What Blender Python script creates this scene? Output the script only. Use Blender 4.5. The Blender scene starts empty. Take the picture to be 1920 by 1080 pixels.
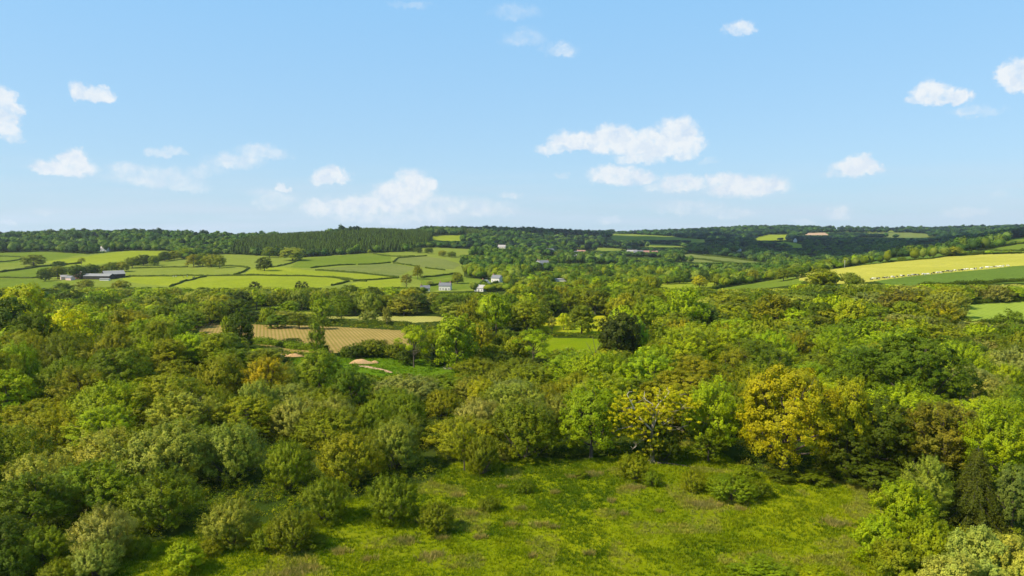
import bpy, math, random
import numpy as np
rnd = random.Random(7)
R = np.random.default_rng(11)
sc = bpy.context.scene

# ------------------------------------------------------------------ camera, sky, sun, exposure
CAMZ = 45.0
DENOISE = True
TILT = math.radians(4.823)
FPX = 1280.0
cam_d = bpy.data.cameras.new('camera'); cam = bpy.data.objects.new('camera', cam_d)
sc.collection.objects.link(cam); sc.camera = cam
cam_d.sensor_width = 36; cam_d.lens = 24; cam_d.clip_start = 0.5; cam_d.clip_end = 30000
cam.location = (0, 0, CAMZ); cam.rotation_euler = (math.pi/2 - TILT, 0, 0)
sc.view_settings.view_transform = 'Standard'; sc.view_settings.look = 'None'
sc.view_settings.exposure = EXPOSURE = 0.55
sc.view_settings.gamma = 1.0
sc.render.engine = 'CYCLES'
sc.cycles.max_bounces = 5; sc.cycles.diffuse_bounces = 2; sc.cycles.glossy_bounces = 2
sc.cycles.transmission_bounces = 3; sc.cycles.transparent_max_bounces = 6; sc.cycles.volume_bounces = 0
sc.cycles.use_denoising = DENOISE
sc.cycles.caustics_reflective = False; sc.cycles.caustics_refractive = False

SUN_EL = math.radians(46); SUN_AZ = math.radians(247)      # compass: 0 = +Y (view direction), 90 = +X
sun_d = bpy.data.lights.new('sun', 'SUN'); sun = bpy.data.objects.new('sun', sun_d)
sc.collection.objects.link(sun)
sun_d.energy = 5.0; sun_d.angle = math.radians(0.53); sun_d.color = (1.0, 0.91, 0.74)
sun.rotation_euler = (math.pi/2 - SUN_EL, 0, math.pi - SUN_AZ)   # lamp's -Z away from the sun
sun.location = (-300, -100, 500)

def N(nt, t, **kw):
    n = nt.nodes.new(t)
    for k, v in kw.items(): setattr(n, k, v)
    return n
def mth(nt, op, a, b=None, c=None, clamp=False):
    n = nt.nodes.new('ShaderNodeMath'); n.operation = op; n.use_clamp = clamp
    for i, x in enumerate((a, b, c)):
        if x is None: continue
        if isinstance(x, (int, float)): n.inputs[i].default_value = x
        else: nt.links.new(x, n.inputs[i])
    return n.outputs[0]

def build_world():
    w = bpy.data.worlds.new('World'); sc.world = w; w.use_nodes = True
    nt = w.node_tree; nt.nodes.clear(); L = nt.links.new
    out = N(nt, 'ShaderNodeOutputWorld'); bg = N(nt, 'ShaderNodeBackground')
    L(bg.outputs[0], out.inputs[0]); bg.inputs[1].default_value = 0.11
    sky = N(nt, 'ShaderNodeTexSky'); sky.sky_type = 'NISHITA'; sky.sun_disc = False
    sky.sun_elevation = SUN_EL; sky.sun_rotation = SUN_AZ
    sky.air_density = 1.0; sky.dust_density = 0.6; sky.ozone_density = 1.6; sky.altitude = 100
    tc = N(nt, 'ShaderNodeTexCoord'); sep = N(nt, 'ShaderNodeSeparateXYZ'); L(tc.outputs['Generated'], sep.inputs[0])
    az = mth(nt, 'ARCTAN2', sep.outputs[0], sep.outputs[1])
    el = mth(nt, 'ARCSINE', sep.outputs[2])
    comb = N(nt, 'ShaderNodeCombineXYZ'); L(az, comb.inputs[0]); L(el, comb.inputs[1])
    # warp
    nz = N(nt, 'ShaderNodeTexNoise'); nz.inputs['Scale'].default_value = 26; nz.inputs['Detail'].default_value = 9
    nz.inputs['Roughness'].default_value = 0.62
    L(comb.outputs[0], nz.inputs['Vector'])
    sb = N(nt, 'ShaderNodeVectorMath', operation='SUBTRACT'); L(nz.outputs['Color'], sb.inputs[0]); sb.inputs[1].default_value = (.5, .5, .5)
    ml = N(nt, 'ShaderNodeVectorMath', operation='MULTIPLY'); L(sb.outputs[0], ml.inputs[0]); ml.inputs[1].default_value = (.042, .022, 0)
    ad = N(nt, 'ShaderNodeVectorMath', operation='ADD'); L(comb.outputs[0], ad.inputs[0]); L(ml.outputs[0], ad.inputs[1])
    nzb = N(nt, 'ShaderNodeTexNoise'); nzb.inputs['Scale'].default_value = 110; nzb.inputs['Detail'].default_value = 6; nzb.inputs['Roughness'].default_value = .6
    L(comb.outputs[0], nzb.inputs['Vector'])
    sb2 = N(nt, 'ShaderNodeVectorMath', operation='SUBTRACT'); L(nzb.outputs['Color'], sb2.inputs[0]); sb2.inputs[1].default_value = (.5, .5, .5)
    ml2 = N(nt, 'ShaderNodeVectorMath', operation='MULTIPLY'); L(sb2.outputs[0], ml2.inputs[0]); ml2.inputs[1].default_value = (.020, .014, 0)
    ad2 = N(nt, 'ShaderNodeVectorMath', operation='ADD'); L(ad.outputs[0], ad2.inputs[0]); L(ml2.outputs[0], ad2.inputs[1])
    P = ad2.outputs[0]
    solid = None; faint = None
    for (u, v, w_, h_, k) in CLOUDS:
        x = (u-960)/FPX; y = (540-v)/FPX
        d = (x, math.cos(TILT)+y*math.sin(TILT), -math.sin(TILT)+y*math.cos(TILT)); n = math.sqrt(sum(q*q for q in d))
        ca = math.atan2(d[0], d[1]); ce = math.asin(d[2]/n)
        ra = w_/2/FPX*d[1]/n/n*1.22; re = h_/2/FPX*1.32/n
        s1 = N(nt, 'ShaderNodeVectorMath', operation='SUBTRACT'); L(P, s1.inputs[0]); s1.inputs[1].default_value = (ca, ce-0.15*re, 0)
        s2 = N(nt, 'ShaderNodeVectorMath', operation='MULTIPLY'); L(s1.outputs[0], s2.inputs[0]); s2.inputs[1].default_value = (1/ra, 1/re, 0)
        # flatter base: stretch the lower half
        s3 = N(nt, 'ShaderNodeVectorMath', operation='MULTIPLY'); L(s2.outputs[0], s3.inputs[0]); s3.inputs[1].default_value = (1, -1.5, 0)
        mx = N(nt, 'ShaderNodeVectorMath', operation='MAXIMUM'); L(s2.outputs[0], mx.inputs[0]); L(s3.outputs[0], mx.inputs[1])
        # x component: max(x, x) = x ; y component: max(y, -1.5y)
        ln = N(nt, 'ShaderNodeVectorMath', operation='LENGTH'); L(mx.outputs[0], ln.inputs[0])
        m = mth(nt, 'SUBTRACT', 1.0, ln.outputs['Value'])
        m = mth(nt, 'MULTIPLY', m, 2.2 if k >= .7 else 2.0, clamp=True)
        m = mth(nt, 'MULTIPLY', m, k)
        solid = m if solid is None else mth(nt, 'MAXIMUM', solid, m)
    # wispy modulation
    n2 = N(nt, 'ShaderNodeTexNoise'); n2.inputs['Scale'].default_value = 60; n2.inputs['Detail'].default_value = 8; n2.inputs['Roughness'].default_value = .6
    L(comb.outputs[0], n2.inputs['Vector'])
    mod = mth(nt, 'MULTIPLY_ADD', n2.outputs['Fac'], 2.1, -0.08)
    dens = mth(nt, 'MULTIPLY', solid, mod, clamp=True)
    # smoothstep
    d2 = mth(nt, 'MULTIPLY', dens, dens); d3 = mth(nt, 'MULTIPLY_ADD', dens, -2.0, 3.0); dens = mth(nt, 'MULTIPLY', d2, d3, clamp=True)
    # thin stratus streaks low over the horizon
    sc2 = N(nt, 'ShaderNodeVectorMath', operation='MULTIPLY'); L(comb.outputs[0], sc2.inputs[0]); sc2.inputs[1].default_value = (3.5, 38, 0)
    n3 = N(nt, 'ShaderNodeTexNoise'); n3.inputs['Scale'].default_value = 1.6; n3.inputs['Detail'].default_value = 6; L(sc2.outputs[0], n3.inputs['Vector'])
    st = mth(nt, 'MULTIPLY_ADD', n3.outputs['Fac'], 3.2, -1.15, clamp=True)
    low = mth(nt, 'MULTIPLY_ADD', el, -11.0, 1.05, clamp=True)
    st = mth(nt, 'MULTIPLY', st, low); st = mth(nt, 'MULTIPLY', st, 0.8)
    # thin high veil that washes the blue out
    hgt = mth(nt, 'MULTIPLY', el, 2.9, clamp=True)
    hgt = mth(nt, 'POWER', hgt, 0.75)
    vc = N(nt, 'ShaderNodeMix', data_type='RGBA'); L(hgt, vc.inputs[0]); vc.inputs[6].default_value = VEIL_LOW; vc.inputs[7].default_value = VEIL_HIGH
    mixv = N(nt, 'ShaderNodeMix', data_type='RGBA'); mixv.inputs[0].default_value = .8; L(sky.outputs[0], mixv.inputs[6]); L(vc.outputs[2], mixv.inputs[7])
    mix0 = N(nt, 'ShaderNodeMix', data_type='RGBA'); L(st, mix0.inputs[0]); L(mixv.outputs[2], mix0.inputs[6]); mix0.inputs[7].default_value = STRATUS
    mix1 = N(nt, 'ShaderNodeMix', data_type='RGBA'); L(dens, mix1.inputs[0]); L(mix0.outputs[2], mix1.inputs[6])
    n4 = N(nt, 'ShaderNodeTexNoise'); n4.inputs['Scale'].default_value = 48; n4.inputs['Detail'].default_value = 7; n4.inputs['Roughness'].default_value = .6; L(P, n4.inputs['Vector'])
    gf = mth(nt, 'MULTIPLY_ADD', n4.outputs['Fac'], 3.4, -1.5, clamp=True)
    cc = N(nt, 'ShaderNodeMix', data_type='RGBA'); L(gf, cc.inputs[0]); cc.inputs[6].default_value = CLOUDCOL; cc.inputs[7].default_value = (3.9, 4.75, 5.75, 1)
    L(cc.outputs[2], mix1.inputs[7])
    L(mix1.outputs[2], bg.inputs[0])
    w.cycles.sampling_method = 'MANUAL'; w.cycles.sample_map_resolution = 512

VEIL_LOW = (3.05, 4.45, 5.5, 1)
VEIL_HIGH = (1.85, 3.95, 6.3, 1)
STRATUS = (4.0, 4.75, 5.6, 1)
CLOUDCOL = (5.35, 5.7, 6.0, 1)
CLOUDS = [  # direction of each cloud, as it stands in the sky: (u, v, width, height, thickness)
 (15,212,60,100,.9),(5,180,60,50,.9),(20,250,35,35,.5),(150,172,55,40,.9),(182,178,60,35,.9),
 (120,312,125,42,1),(135,296,70,45,1),(90,320,70,25,.8),(310,284,75,25,.55),(290,332,200,50,.5),(250,318,100,30,.5),(340,345,110,30,.45),
 (440,300,130,40,.55),(490,285,110,35,.55),(385,320,90,30,.4),(622,330,72,42,.95),(610,338,60,28,.8),
 (515,375,90,45,.5),(530,352,30,20,.8),(490,362,60,25,.4),
 (775,350,90,70,1),(745,368,110,70,.95),(800,345,50,40,1),(620,390,130,38,.75),(680,385,90,50,.85),(740,400,300,45,.55),(880,388,130,40,.55),(930,392,100,30,.45),(957,366,50,18,.5),(830,385,120,45,.6),
 (1085,262,110,45,.95),(1150,262,120,60,1),(1230,270,150,60,1),(1265,248,90,60,1),(1285,275,70,55,.95),(1040,278,80,22,.7),(1200,295,110,28,.75),
 (1160,328,120,42,.9),(1200,332,90,26,.7),(1275,342,90,40,.8),(1245,350,90,25,.5),(1400,348,170,44,1),(1360,342,90,40,.95),(1440,352,100,28,.8),
 (1290,388,140,35,.45),(1370,400,110,25,.4),(1600,310,90,42,1),(1625,316,75,28,.9),(1575,322,60,22,.5),
 (1750,172,90,50,1),(1790,180,90,38,1),(1720,185,60,22,.6),(1825,208,90,26,.4),(1865,210,50,20,.3),(1905,135,75,60,.95),(1915,155,60,50,.8),
 (1385,50,66,28,.7),(1050,92,80,32,.45),(985,70,90,40,.32),(965,20,110,36,.3),(770,6,90,16,.3),(1145,412,44,20,.5),(1575,400,56,32,.55),(1500,415,50,12,.4),
 (20,416,40,20,.5),(85,396,40,22,.3),(1810,398,110,22,.4),(1055,326,30,14,.45),(1328,302,36,14,.35),(1870,368,40,18,.25)]
build_world()

# ------------------------------------------------------------------ projection helpers
CT, ST = math.cos(TILT), math.sin(TILT)
def ray(u, v):                       # direction with dY = 1
    x = (np.asarray(u, float)-960)/FPX; y = (540-np.asarray(v, float))/FPX
    dy = CT + y*ST
    return x/dy, (-ST + y*CT)/dy
def proj(X, Y, Z):
    X = np.asarray(X, float); Y = np.asarray(Y, float); Z = np.asarray(Z, float)-CAMZ
    f = Y*CT - Z*ST; up = Y*ST + Z*CT
    return 960+FPX*X/f, 540-FPX*up/f

def vnoise(x, y, seed=0):
    x = np.asarray(x, float); y = np.asarray(y, float)
    xi = np.floor(x).astype(np.int64); yi = np.floor(y).astype(np.int64); fx = x-xi; fy = y-yi
    fx = fx*fx*(3-2*fx); fy = fy*fy*(3-2*fy)
    def h(a, b):
        n = (a*374761393 + b*668265263 + seed*1442695041) & 0xffffffff
        n = ((n ^ (n >> 13))*1274126177) & 0xffffffff
        return ((n ^ (n >> 16)) & 0xffff)/65535.0
    return (h(xi, yi)*(1-fx)+h(xi+1, yi)*fx)*(1-fy)+(h(xi, yi+1)*(1-fx)+h(xi+1, yi+1)*fx)*fy

# ------------------------------------------------------------------ terrain: valley floor, left hill, right shoulder, far ridge
COLS = {
 -300: [(545,620),(520,760),(500,900),(482,1080),(464,1300),(452,1500),(449,1800)],
 0:    [(545,620),(522,750),(505,880),(490,1000),(478,1120),(470,1250),(448,1550),(448,1800)],
 240:  [(545,620),(522,740),(508,860),(490,980),(476,1120),(468,1250),(443,1550),(444,1800)],
 480:  [(545,600),(520,700),(500,860),(482,1040),(476,1100),(449,1500),(450,1750)],
 720:  [(548,590),(520,720),(500,850),(477,1130),(471,1200),(438,1500),(439,1700)],
 845:  [(548,590),(520,740),(500,880),(480,1080),(466,1300),(454,1500),(436,1800),(434,1950)],
 960:  [(550,560),(530,680),(510,850),(490,1100),(470,1450),(447,1900),(434,2200)],
 1200: [(556,500),(530,700),(505,1000),(485,1350),(465,1900),(446,2500),(438,3000)],
 1440: [(548,480),(530,620),(515,850),(490,1300),(470,1800),(447,2500),(428,3200)],
 1560: [(575,345),(548,430),(528,520),(508,640),(503,730),(506,900),(495,1300),(470,1800),(446,2500),(429,3200)],
 1700: [(580,335),(548,425),(520,520),(500,640),(488,770),(479,900),(484,1060),(480,1400),(455,2200),(431,3200)],
 1920: [(605,298),(570,362),(535,450),(503,560),(474,800),(466,900),(455,1010),(448,1120),(447,1350),(438,2200),(428,3000)],
 2250: [(600,300),(530,450),(490,620),(465,850),(448,1100),(444,1350),(438,2000),(430,3000)]}
s_dense = np.linspace(-1.15, 1.15, 800)
s_out = np.array([1.18,1.25,1.4,1.7,2.2,3,4.5,7,12])
S = np.concatenate([-s_out[::-1], s_dense, s_out])
YV = np.concatenate([np.exp(np.linspace(math.log(22), math.log(5600), 900))])
def build_height():
    ly = np.log(YV); prof = []; ss = []
    for u, pts in sorted(COLS.items()):
        yy = [20, 180, 262]; zz = [0, 0, 0]
        for v, y in pts:
            sx, sz = ray(u, v); yy.append(y); zz.append(CAMZ + y*sz)
        yy += [yy[-1]*1.35, 6500]; zz += [zz[-1]-8, -30]
        # pchip-like: linear then smoothing in log distance
        z = np.interp(ly, np.log(yy), zz)
        k = np.hanning(33); k /= k.sum(); zp = np.pad(z, 16, mode='edge'); z = np.convolve(zp, k, 'valid')
        prof.append(z); ss.append((u-960)/FPX)
    prof = np.array(prof); ss = np.array(ss)
    Z = np.empty((len(S), len(YV)))
    # catmull-rom across columns
    tang = np.gradient(prof, ss, axis=0)
    for i, s in enumerate(S):
        s_ = min(max(s, ss[0]), ss[-1]-1e-6); j = int(np.searchsorted(ss, s_, 'right')-1); j = min(max(j, 0), len(ss)-2)
        h = ss[j+1]-ss[j]; t = (s_-ss[j])/h
        Z[i] = (2*t**3-3*t**2+1)*prof[j]+(t**3-2*t**2+t)*h*tang[j]+(-2*t**3+3*t**2)*prof[j+1]+(t**3-t**2)*h*tang[j+1]
    SX = S[:, None]*YV[None, :]; YY = np.broadcast_to(YV[None, :], Z.shape)
    amp = np.clip((YY-60)/500, 0, 1)
    Z = Z + (vnoise(SX/60, YY/60, 3)-.5)*2.2*amp + (vnoise(SX/17, YY/17, 4)-.5)*0.5*np.clip(amp+.25, 0, 1)
    near = np.clip((400-YY)/200, 0, 1)
    Z = Z + near*((vnoise(SX/3.1, YY/3.1, 5)-.5)*.16 + (vnoise(SX/1.1, YY/1.1, 6)-.5)*.10)
    return SX, YY, Z
GX, GY, GZ = build_height()
LY0 = math.log(YV[0]); DLY = math.log(YV[1]/YV[0])
def ground(x, y):
    x = np.atleast_1d(np.asarray(x, float)); y = np.atleast_1d(np.asarray(y, float))
    s = x/np.maximum(y, 1e-3); i = np.clip(np.interp(s, S, np.arange(len(S))), 0, len(S)-1.001)
    j = np.clip((np.log(np.maximum(y, 1))-LY0)/DLY, 0, len(YV)-1.001)
    i0 = i.astype(int); j0 = j.astype(int); fi = i-i0; fj = j-j0
    return ((GZ[i0, j0]*(1-fi)+GZ[i0+1, j0]*fi)*(1-fj)+(GZ[i0, j0+1]*(1-fi)+GZ[i0+1, j0+1]*fi)*fj)
def g1(x, y): return float(ground(x, y)[0])
def hit(u, v, h=0.0, ymin=60, ymax=5000):
    """first point along the sight line at which it meets the ground raised by h"""
    sx, sz = ray(u, v); ys = np.exp(np.linspace(math.log(ymin), math.log(ymax), 2400))
    d = CAMZ + ys*sz - (ground(ys*sx, ys) + h)
    idx = np.nonzero(d < 0)[0]
    if len(idx) == 0: j = int(np.argmin(d))
    else: j = int(idx[0])
    if 0 < j and len(idx):
        a, b = d[j-1], d[j]; t = a/(a-b) if a != b else 0
        y = ys[j-1]*(1-t)+ys[j]*t
    else: y = ys[j]
    return float(sx*y), float(y), g1(sx*y, y)

# ------------------------------------------------------------------ object helpers
def link(o): sc.collection.objects.link(o); return o
def props(o, label=None, cat=None, group=None, kind=None):
    if label: o['label'] = label
    if cat: o['category'] = cat
    if group: o['group'] = group
    if kind: o['kind'] = kind
    return o
def quads_mesh(name, V, F, mats, smooth=False, attr=None, col=None, matidx=None):
    """V (n,3), F (m,k) with constant k"""
    V = np.asarray(V, np.float32); F = np.asarray(F, np.int32); k = F.shape[1]; m = bpy.data.meshes.new(name)
    m.vertices.add(len(V)); m.vertices.foreach_set('co', V.ravel())
    m.loops.add(F.size); m.loops.foreach_set('vertex_index', F.ravel())
    m.polygons.add(len(F)); m.polygons.foreach_set('loop_start', np.arange(0, F.size, k, dtype=np.int32))
    m.polygons.foreach_set('loop_total', np.full(len(F), k, np.int32))
    if smooth: m.polygons.foreach_set('use_smooth', np.ones(len(F), bool))
    for mt in (mats if isinstance(mats, (list, tuple)) else [mats]): m.materials.append(mt)
    if matidx is not None: m.polygons.foreach_set('material_index', np.asarray(matidx, np.int32))
    if attr is not None:
        a = m.attributes.new('tone', 'FLOAT', 'FACE'); a.data.foreach_set('value', np.asarray(attr, np.float32))
    if col is not None:
        c = np.ones((len(F), 4), np.float32); c[:, :3] = col
        a = m.attributes.new('hue', 'FLOAT_COLOR', 'FACE'); a.data.foreach_set('color', c.ravel())
    m.update(calc_edges=True); return m
class MB:
    """collects polygons of any size"""
    def __init__(s): s.v = []; s.f = []
    def add(s, vs, fs):
        b = len(s.v); s.v += [tuple(map(float, p)) for p in vs]; s.f += [tuple(i+b for i in f) for f in fs]; return s
    def box(s, x0, x1, y0, y1, z0, z1):
        return s.add([(x0,y0,z0),(x1,y0,z0),(x1,y1,z0),(x0,y1,z0),(x0,y0,z1),(x1,y0,z1),(x1,y1,z1),(x0,y1,z1)],
                     [(0,3,2,1),(4,5,6,7),(0,1,5,4),(1,2,6,5),(2,3,7,6),(3,0,4,7)])
    def tube(s, pts, rad, n=6, cap=True):
        pts = [np.array(p, float) for p in pts]; vs = []; fs = []
        up = np.array((0.3, .2, 1.0))
        for i, p in enumerate(pts):
            t = pts[min(i+1, len(pts)-1)]-pts[max(i-1, 0)]; t = t/(np.linalg.norm(t)+1e-9)
            a = np.cross(t, (1, 0.1, 0)) if abs(t[0]) < .9 else np.cross(t, (0, 1, .1)); a /= np.linalg.norm(a)+1e-9; b = np.cross(t, a)
            for k in range(n):
                q = 2*math.pi*k/n; vs.append(p+(a*math.cos(q)+b*math.sin(q))*rad[i])
        for i in range(len(pts)-1):
            for k in range(n): fs.append((i*n+k, i*n+(k+1) % n, (i+1)*n+(k+1) % n, (i+1)*n+k))
        if cap: fs.append(tuple(range(n-1, -1, -1))); fs.append(tuple((len(pts)-1)*n+k for k in range(n)))
        return s.add(vs, fs)
    def mesh(s, name, mat, smooth=False):
        m = bpy.data.meshes.new(name); m.from_pydata(s.v, [], s.f); m.materials.append(mat)
        if smooth: m.polygons.foreach_set('use_smooth', np.ones(len(m.polygons), bool))
        m.update(); return m
    def build(s, name, mat, parent=None, smooth=False):
        o = link(bpy.data.objects.new(name, s.mesh(name, mat, smooth)))
        if parent is not None: o.parent = parent
        return o
def empty(name, loc, rz=0.0):
    o = link(bpy.data.objects.new(name, None)); o.location = loc; o.rotation_euler = (0, 0, rz); o.empty_display_size = .5; return o

# ------------------------------------------------------------------ materials
def new_mat(name):
    m = bpy.data.materials.new(name); m.use_nodes = True; nt = m.node_tree; nt.nodes.clear()
    out = N(nt, 'ShaderNodeOutputMaterial'); return m, nt, out
def plain(name, col, rough=.8, var=.25, scale=1.2, bump=0.0):
    m, nt, out = new_mat(name); L = nt.links.new
    b = N(nt, 'ShaderNodeBsdfPrincipled'); b.inputs['Roughness'].default_value = rough
    tc = N(nt, 'ShaderNodeTexCoord'); nz = N(nt, 'ShaderNodeTexNoise'); nz.inputs['Scale'].default_value = scale; nz.inputs['Detail'].default_value = 6
    L(tc.outputs['Object'], nz.inputs['Vector'])
    cr = N(nt, 'ShaderNodeMix', data_type='RGBA'); L(nz.outputs['Fac'], cr.inputs[0])
    cr.inputs[6].default_value = (*[c*(1-var) for c in col], 1); cr.inputs[7].default_value = (*[min(1, c*(1+var)) for c in col], 1)
    L(cr.outputs[2], b.inputs['Base Color']); L(b.outputs[0], out.inputs[0])
    if bump:
        bp = N(nt, 'ShaderNodeBump'); bp.inputs['Strength'].default_value = bump; L(nz.outputs['Fac'], bp.inputs['Height']); L(bp.outputs[0], b.inputs['Normal'])
    return m
def foliage(name, mode='object', trans=.27, spec=.25, contrast=1.0, yellow=.5):
    """leaves: colour of the plant (object colour or face attribute) varied leaf by leaf"""
    m, nt, out = new_mat(name); L = nt.links.new
    if mode == 'object': src = N(nt, 'ShaderNodeObjectInfo').outputs['Color']
    else:
        a = N(nt, 'ShaderNodeAttribute'); a.attribute_name = 'hue'; src = a.outputs['Color']
    # slow drift of hue through one crown
    tc = N(nt, 'ShaderNodeTexCoord'); pn = N(nt, 'ShaderNodeTexNoise'); pn.inputs['Scale'].default_value = .33; pn.inputs['Detail'].default_value = 2; L(tc.outputs['Object'], pn.inputs['Vector'])
    pf = mth(nt, 'MULTIPLY_ADD', pn.outputs['Fac'], 3.0, -1.0, clamp=True)
    dm = N(nt, 'ShaderNodeMix', data_type='RGBA'); L(pf, dm.inputs[0]); dm.inputs[6].default_value = (.80, .90, .9, 1); dm.inputs[7].default_value = (1.13, 1.08, 1.0, 1)
    hm = N(nt, 'ShaderNodeMix', data_type='RGBA', blend_type='MULTIPLY'); hm.inputs[0].default_value = 1; L(src, hm.inputs[6]); L(dm.outputs[2], hm.inputs[7]); src = hm.outputs[2]
    t = N(nt, 'ShaderNodeAttribute'); t.attribute_name = 'tone'
    lo = N(nt, 'ShaderNodeMix', data_type='RGBA', blend_type='MULTIPLY'); lo.inputs[0].default_value = 1; L(src, lo.inputs[6]); lo.inputs[7].default_value = (.56, .60, .45, 1)
    hi = N(nt, 'ShaderNodeMix', data_type='RGBA', blend_type='MULTIPLY'); hi.inputs[0].default_value = 1; L(src, hi.inputs[6]); hi.inputs[7].default_value = (1.62, 1.58, 1.1, 1)
    mx = N(nt, 'ShaderNodeMix', data_type='RGBA'); L(t.outputs['Fac'], mx.inputs[0]); L(lo.outputs[2], mx.inputs[6]); L(hi.outputs[2], mx.inputs[7])
    b = N(nt, 'ShaderNodeBsdfPrincipled'); b.inputs['Roughness'].default_value = .55; b.inputs['Specular IOR Level'].default_value = spec*.45
    L(mx.outputs[2], b.inputs['Base Color'])
    tr = N(nt, 'ShaderNodeBsdfTranslucent')
    tm = N(nt, 'ShaderNodeMix', data_type='RGBA', blend_type='MULTIPLY'); tm.inputs[0].default_value = 1; L(mx.outputs[2], tm.inputs[6]); tm.inputs[7].default_value = (1.25, 1.45, .35, 1)
    L(tm.outputs[2], tr.inputs[0])
    ms = N(nt, 'ShaderNodeMixShader'); ms.inputs[0].default_value = trans; L(b.outputs[0], ms.inputs[1]); L(tr.outputs[0], ms.inputs[2]); L(ms.outputs[0], out.inputs[0])
    return m
def turf(name, a, b, c=None, s1=.02, s2=.35, s3=3.0, bump=.25, stripe=None, cfac=.35):
    """grassland: broad patches (a<->b), mottling, optional third colour c and working stripes (angle, spacing, strength, colour)"""
    m, nt, out = new_mat(name); L = nt.links.new
    ge = N(nt, 'ShaderNodeNewGeometry'); P = ge.outputs['Position']
    def noise(scale, det=5, rough=.6):
        n = N(nt, 'ShaderNodeTexNoise'); n.inputs['Scale'].default_value = scale; n.inputs['Detail'].default_value = det; n.inputs['Roughness'].default_value = rough
        L(P, n.inputs['Vector']); return n.outputs['Fac']
    f1 = mth(nt, 'MULTIPLY_ADD', noise(s1), 3.0, -1.0, clamp=True)
    f2 = mth(nt, 'MULTIPLY_ADD', noise(s2), 2.6, -.8, clamp=True)
    f3 = noise(s3, 8, .7)
    m1 = N(nt, 'ShaderNodeMix', data_type='RGBA'); L(f1, m1.inputs[0]); m1.inputs[6].default_value = (*a, 1); m1.inputs[7].default_value = (*b, 1)
    col = m1.outputs[2]
    d = N(nt, 'ShaderNodeMix', data_type='RGBA', blend_type='MULTIPLY'); L(mth(nt, 'MULTIPLY', f2, .5), d.inputs[0]); L(col, d.inputs[6]); d.inputs[7].default_value = (.62, .70, .55, 1); col = d.outputs[2]
    k = mth(nt, 'MULTIPLY_ADD', f3, 1.3, .35)
    hs = N(nt, 'ShaderNodeVectorMath', operation='SCALE'); L(col, hs.inputs[0]); L(k, hs.inputs['Scale']); col = hs.outputs[0]
    if c is not None:
        f4 = mth(nt, 'MULTIPLY_ADD', noise(.09, 6, .7), 6.0, -3.3, clamp=True); f4 = mth(nt, 'MULTIPLY', f4, cfac*2)
        mc = N(nt, 'ShaderNodeMix', data_type='RGBA'); L(f4, mc.inputs[0]); L(col, mc.inputs[6]); mc.inputs[7].default_value = (*c, 1); col = mc.outputs[2]
    if stripe:
        ang, sp, st, scol = stripe
        mp = N(nt, 'ShaderNodeMapping'); mp.inputs['Rotation'].default_value = (0, 0, ang); L(P, mp.inputs['Vector'])
        wv = N(nt, 'ShaderNodeTexWave'); wv.inputs['Scale'].default_value = 0.314/sp; wv.inputs['Distortion'].default_value = .6; wv.inputs['Detail'].default_value = 3; wv.inputs['Detail Scale'].default_value = 1.5
        L(mp.outputs[0], wv.inputs['Vector'])
        ff = mth(nt, 'MULTIPLY', mth(nt, 'MULTIPLY_ADD', wv.outputs['Fac'], 1.8, -.5, clamp=True), st)
        mc = N(nt, 'ShaderNodeMix', data_type='RGBA'); L(ff, mc.inputs[0]); L(col, mc.inputs[6]); mc.inputs[7].default_value = (*scol, 1); col = mc.outputs[2]
    bs = N(nt, 'ShaderNodeBsdfPrincipled'); bs.inputs['Roughness'].default_value = .95; bs.inputs['Specular IOR Level'].default_value = .0
    L(col, bs.inputs['Base Color'])
    if bump:
        bp = N(nt, 'ShaderNodeBump'); bp.inputs['Strength'].default_value = bump; bp.inputs['Distance'].default_value = .4; L(f3, bp.inputs['Height']); L(bp.outputs[0], bs.inputs['Normal'])
    L(bs.outputs[0], out.inputs[0]); return m
# ------------------------------------------------------------------ fields
G_WOOD = turf('woodland_floor', (.030,.050,.006), (.048,.062,.010), s1=.05)
G_MEADOW = turf('meadow_grass', (.115,.150,.003), (.225,.235,.004), (.17,.15,.03), s1=.030, s2=.30, s3=2.2, bump=.6, cfac=.15)
G_PAST = turf('pasture_grass', (.160,.192,.024), (.188,.212,.032), (.21,.22,.06), s1=.008, s2=.06, s3=.5, bump=.1, cfac=.2)
G_LIME = turf('lime_grass', (.205,.238,.016), (.232,.255,.022), s1=.008, s2=.05, s3=.4, bump=.1)
G_MID = turf('mid_green_grass', (.115,.158,.016), (.14,.178,.02), s1=.01, s2=.06, s3=.5, bump=.1)
G_DULL = turf('dull_pasture', (.130,.155,.035), (.165,.18,.045), (.2,.19,.07), s1=.012, s2=.07, s3=.5, bump=.1, cfac=.3)
G_CROP = turf('dark_green_crop', (.095,.145,.020), (.11,.16,.025), s1=.01, s2=.08, s3=.6, bump=.1)
G_YEL = turf('yellow_grass_field', (.35,.32,.045), (.40,.355,.06), (.26,.275,.045), s1=.012, s2=.05, s3=.5, bump=.1, cfac=.3)
G_MAIZE = turf('maize_field', (.34,.225,.078), (.28,.18,.06), s1=.015, s2=.12, s3=1.2, bump=.2, stripe=(math.radians(-20), 1.6, .62, (.15,.14,.02)))
G_MAIZE2 = turf('second_maize_field', (.40,.33,.10), (.34,.31,.07), s1=.02, s2=.12, s3=1.2, bump=.2, stripe=(math.radians(-20), 1.7, .6, (.17,.21,.03)))
G_BUTTER = turf('buttercup_meadow', (.20,.26,.012), (.46,.37,.012), s1=.045, s2=.12, s3=1.2, bump=.25)
G_SILAGE = turf('mown_silage_field', (.19,.25,.025), (.23,.285,.035), s1=.02, s2=.12, s3=.8, bump=.15, stripe=(math.radians(4), 3.4, .45, (.28,.33,.06)))
G_VIVID = turf('lush_grass_strip', (.075,.145,.004), (.11,.17,.010), s1=.05, s2=.3, s3=2, bump=.4)
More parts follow.
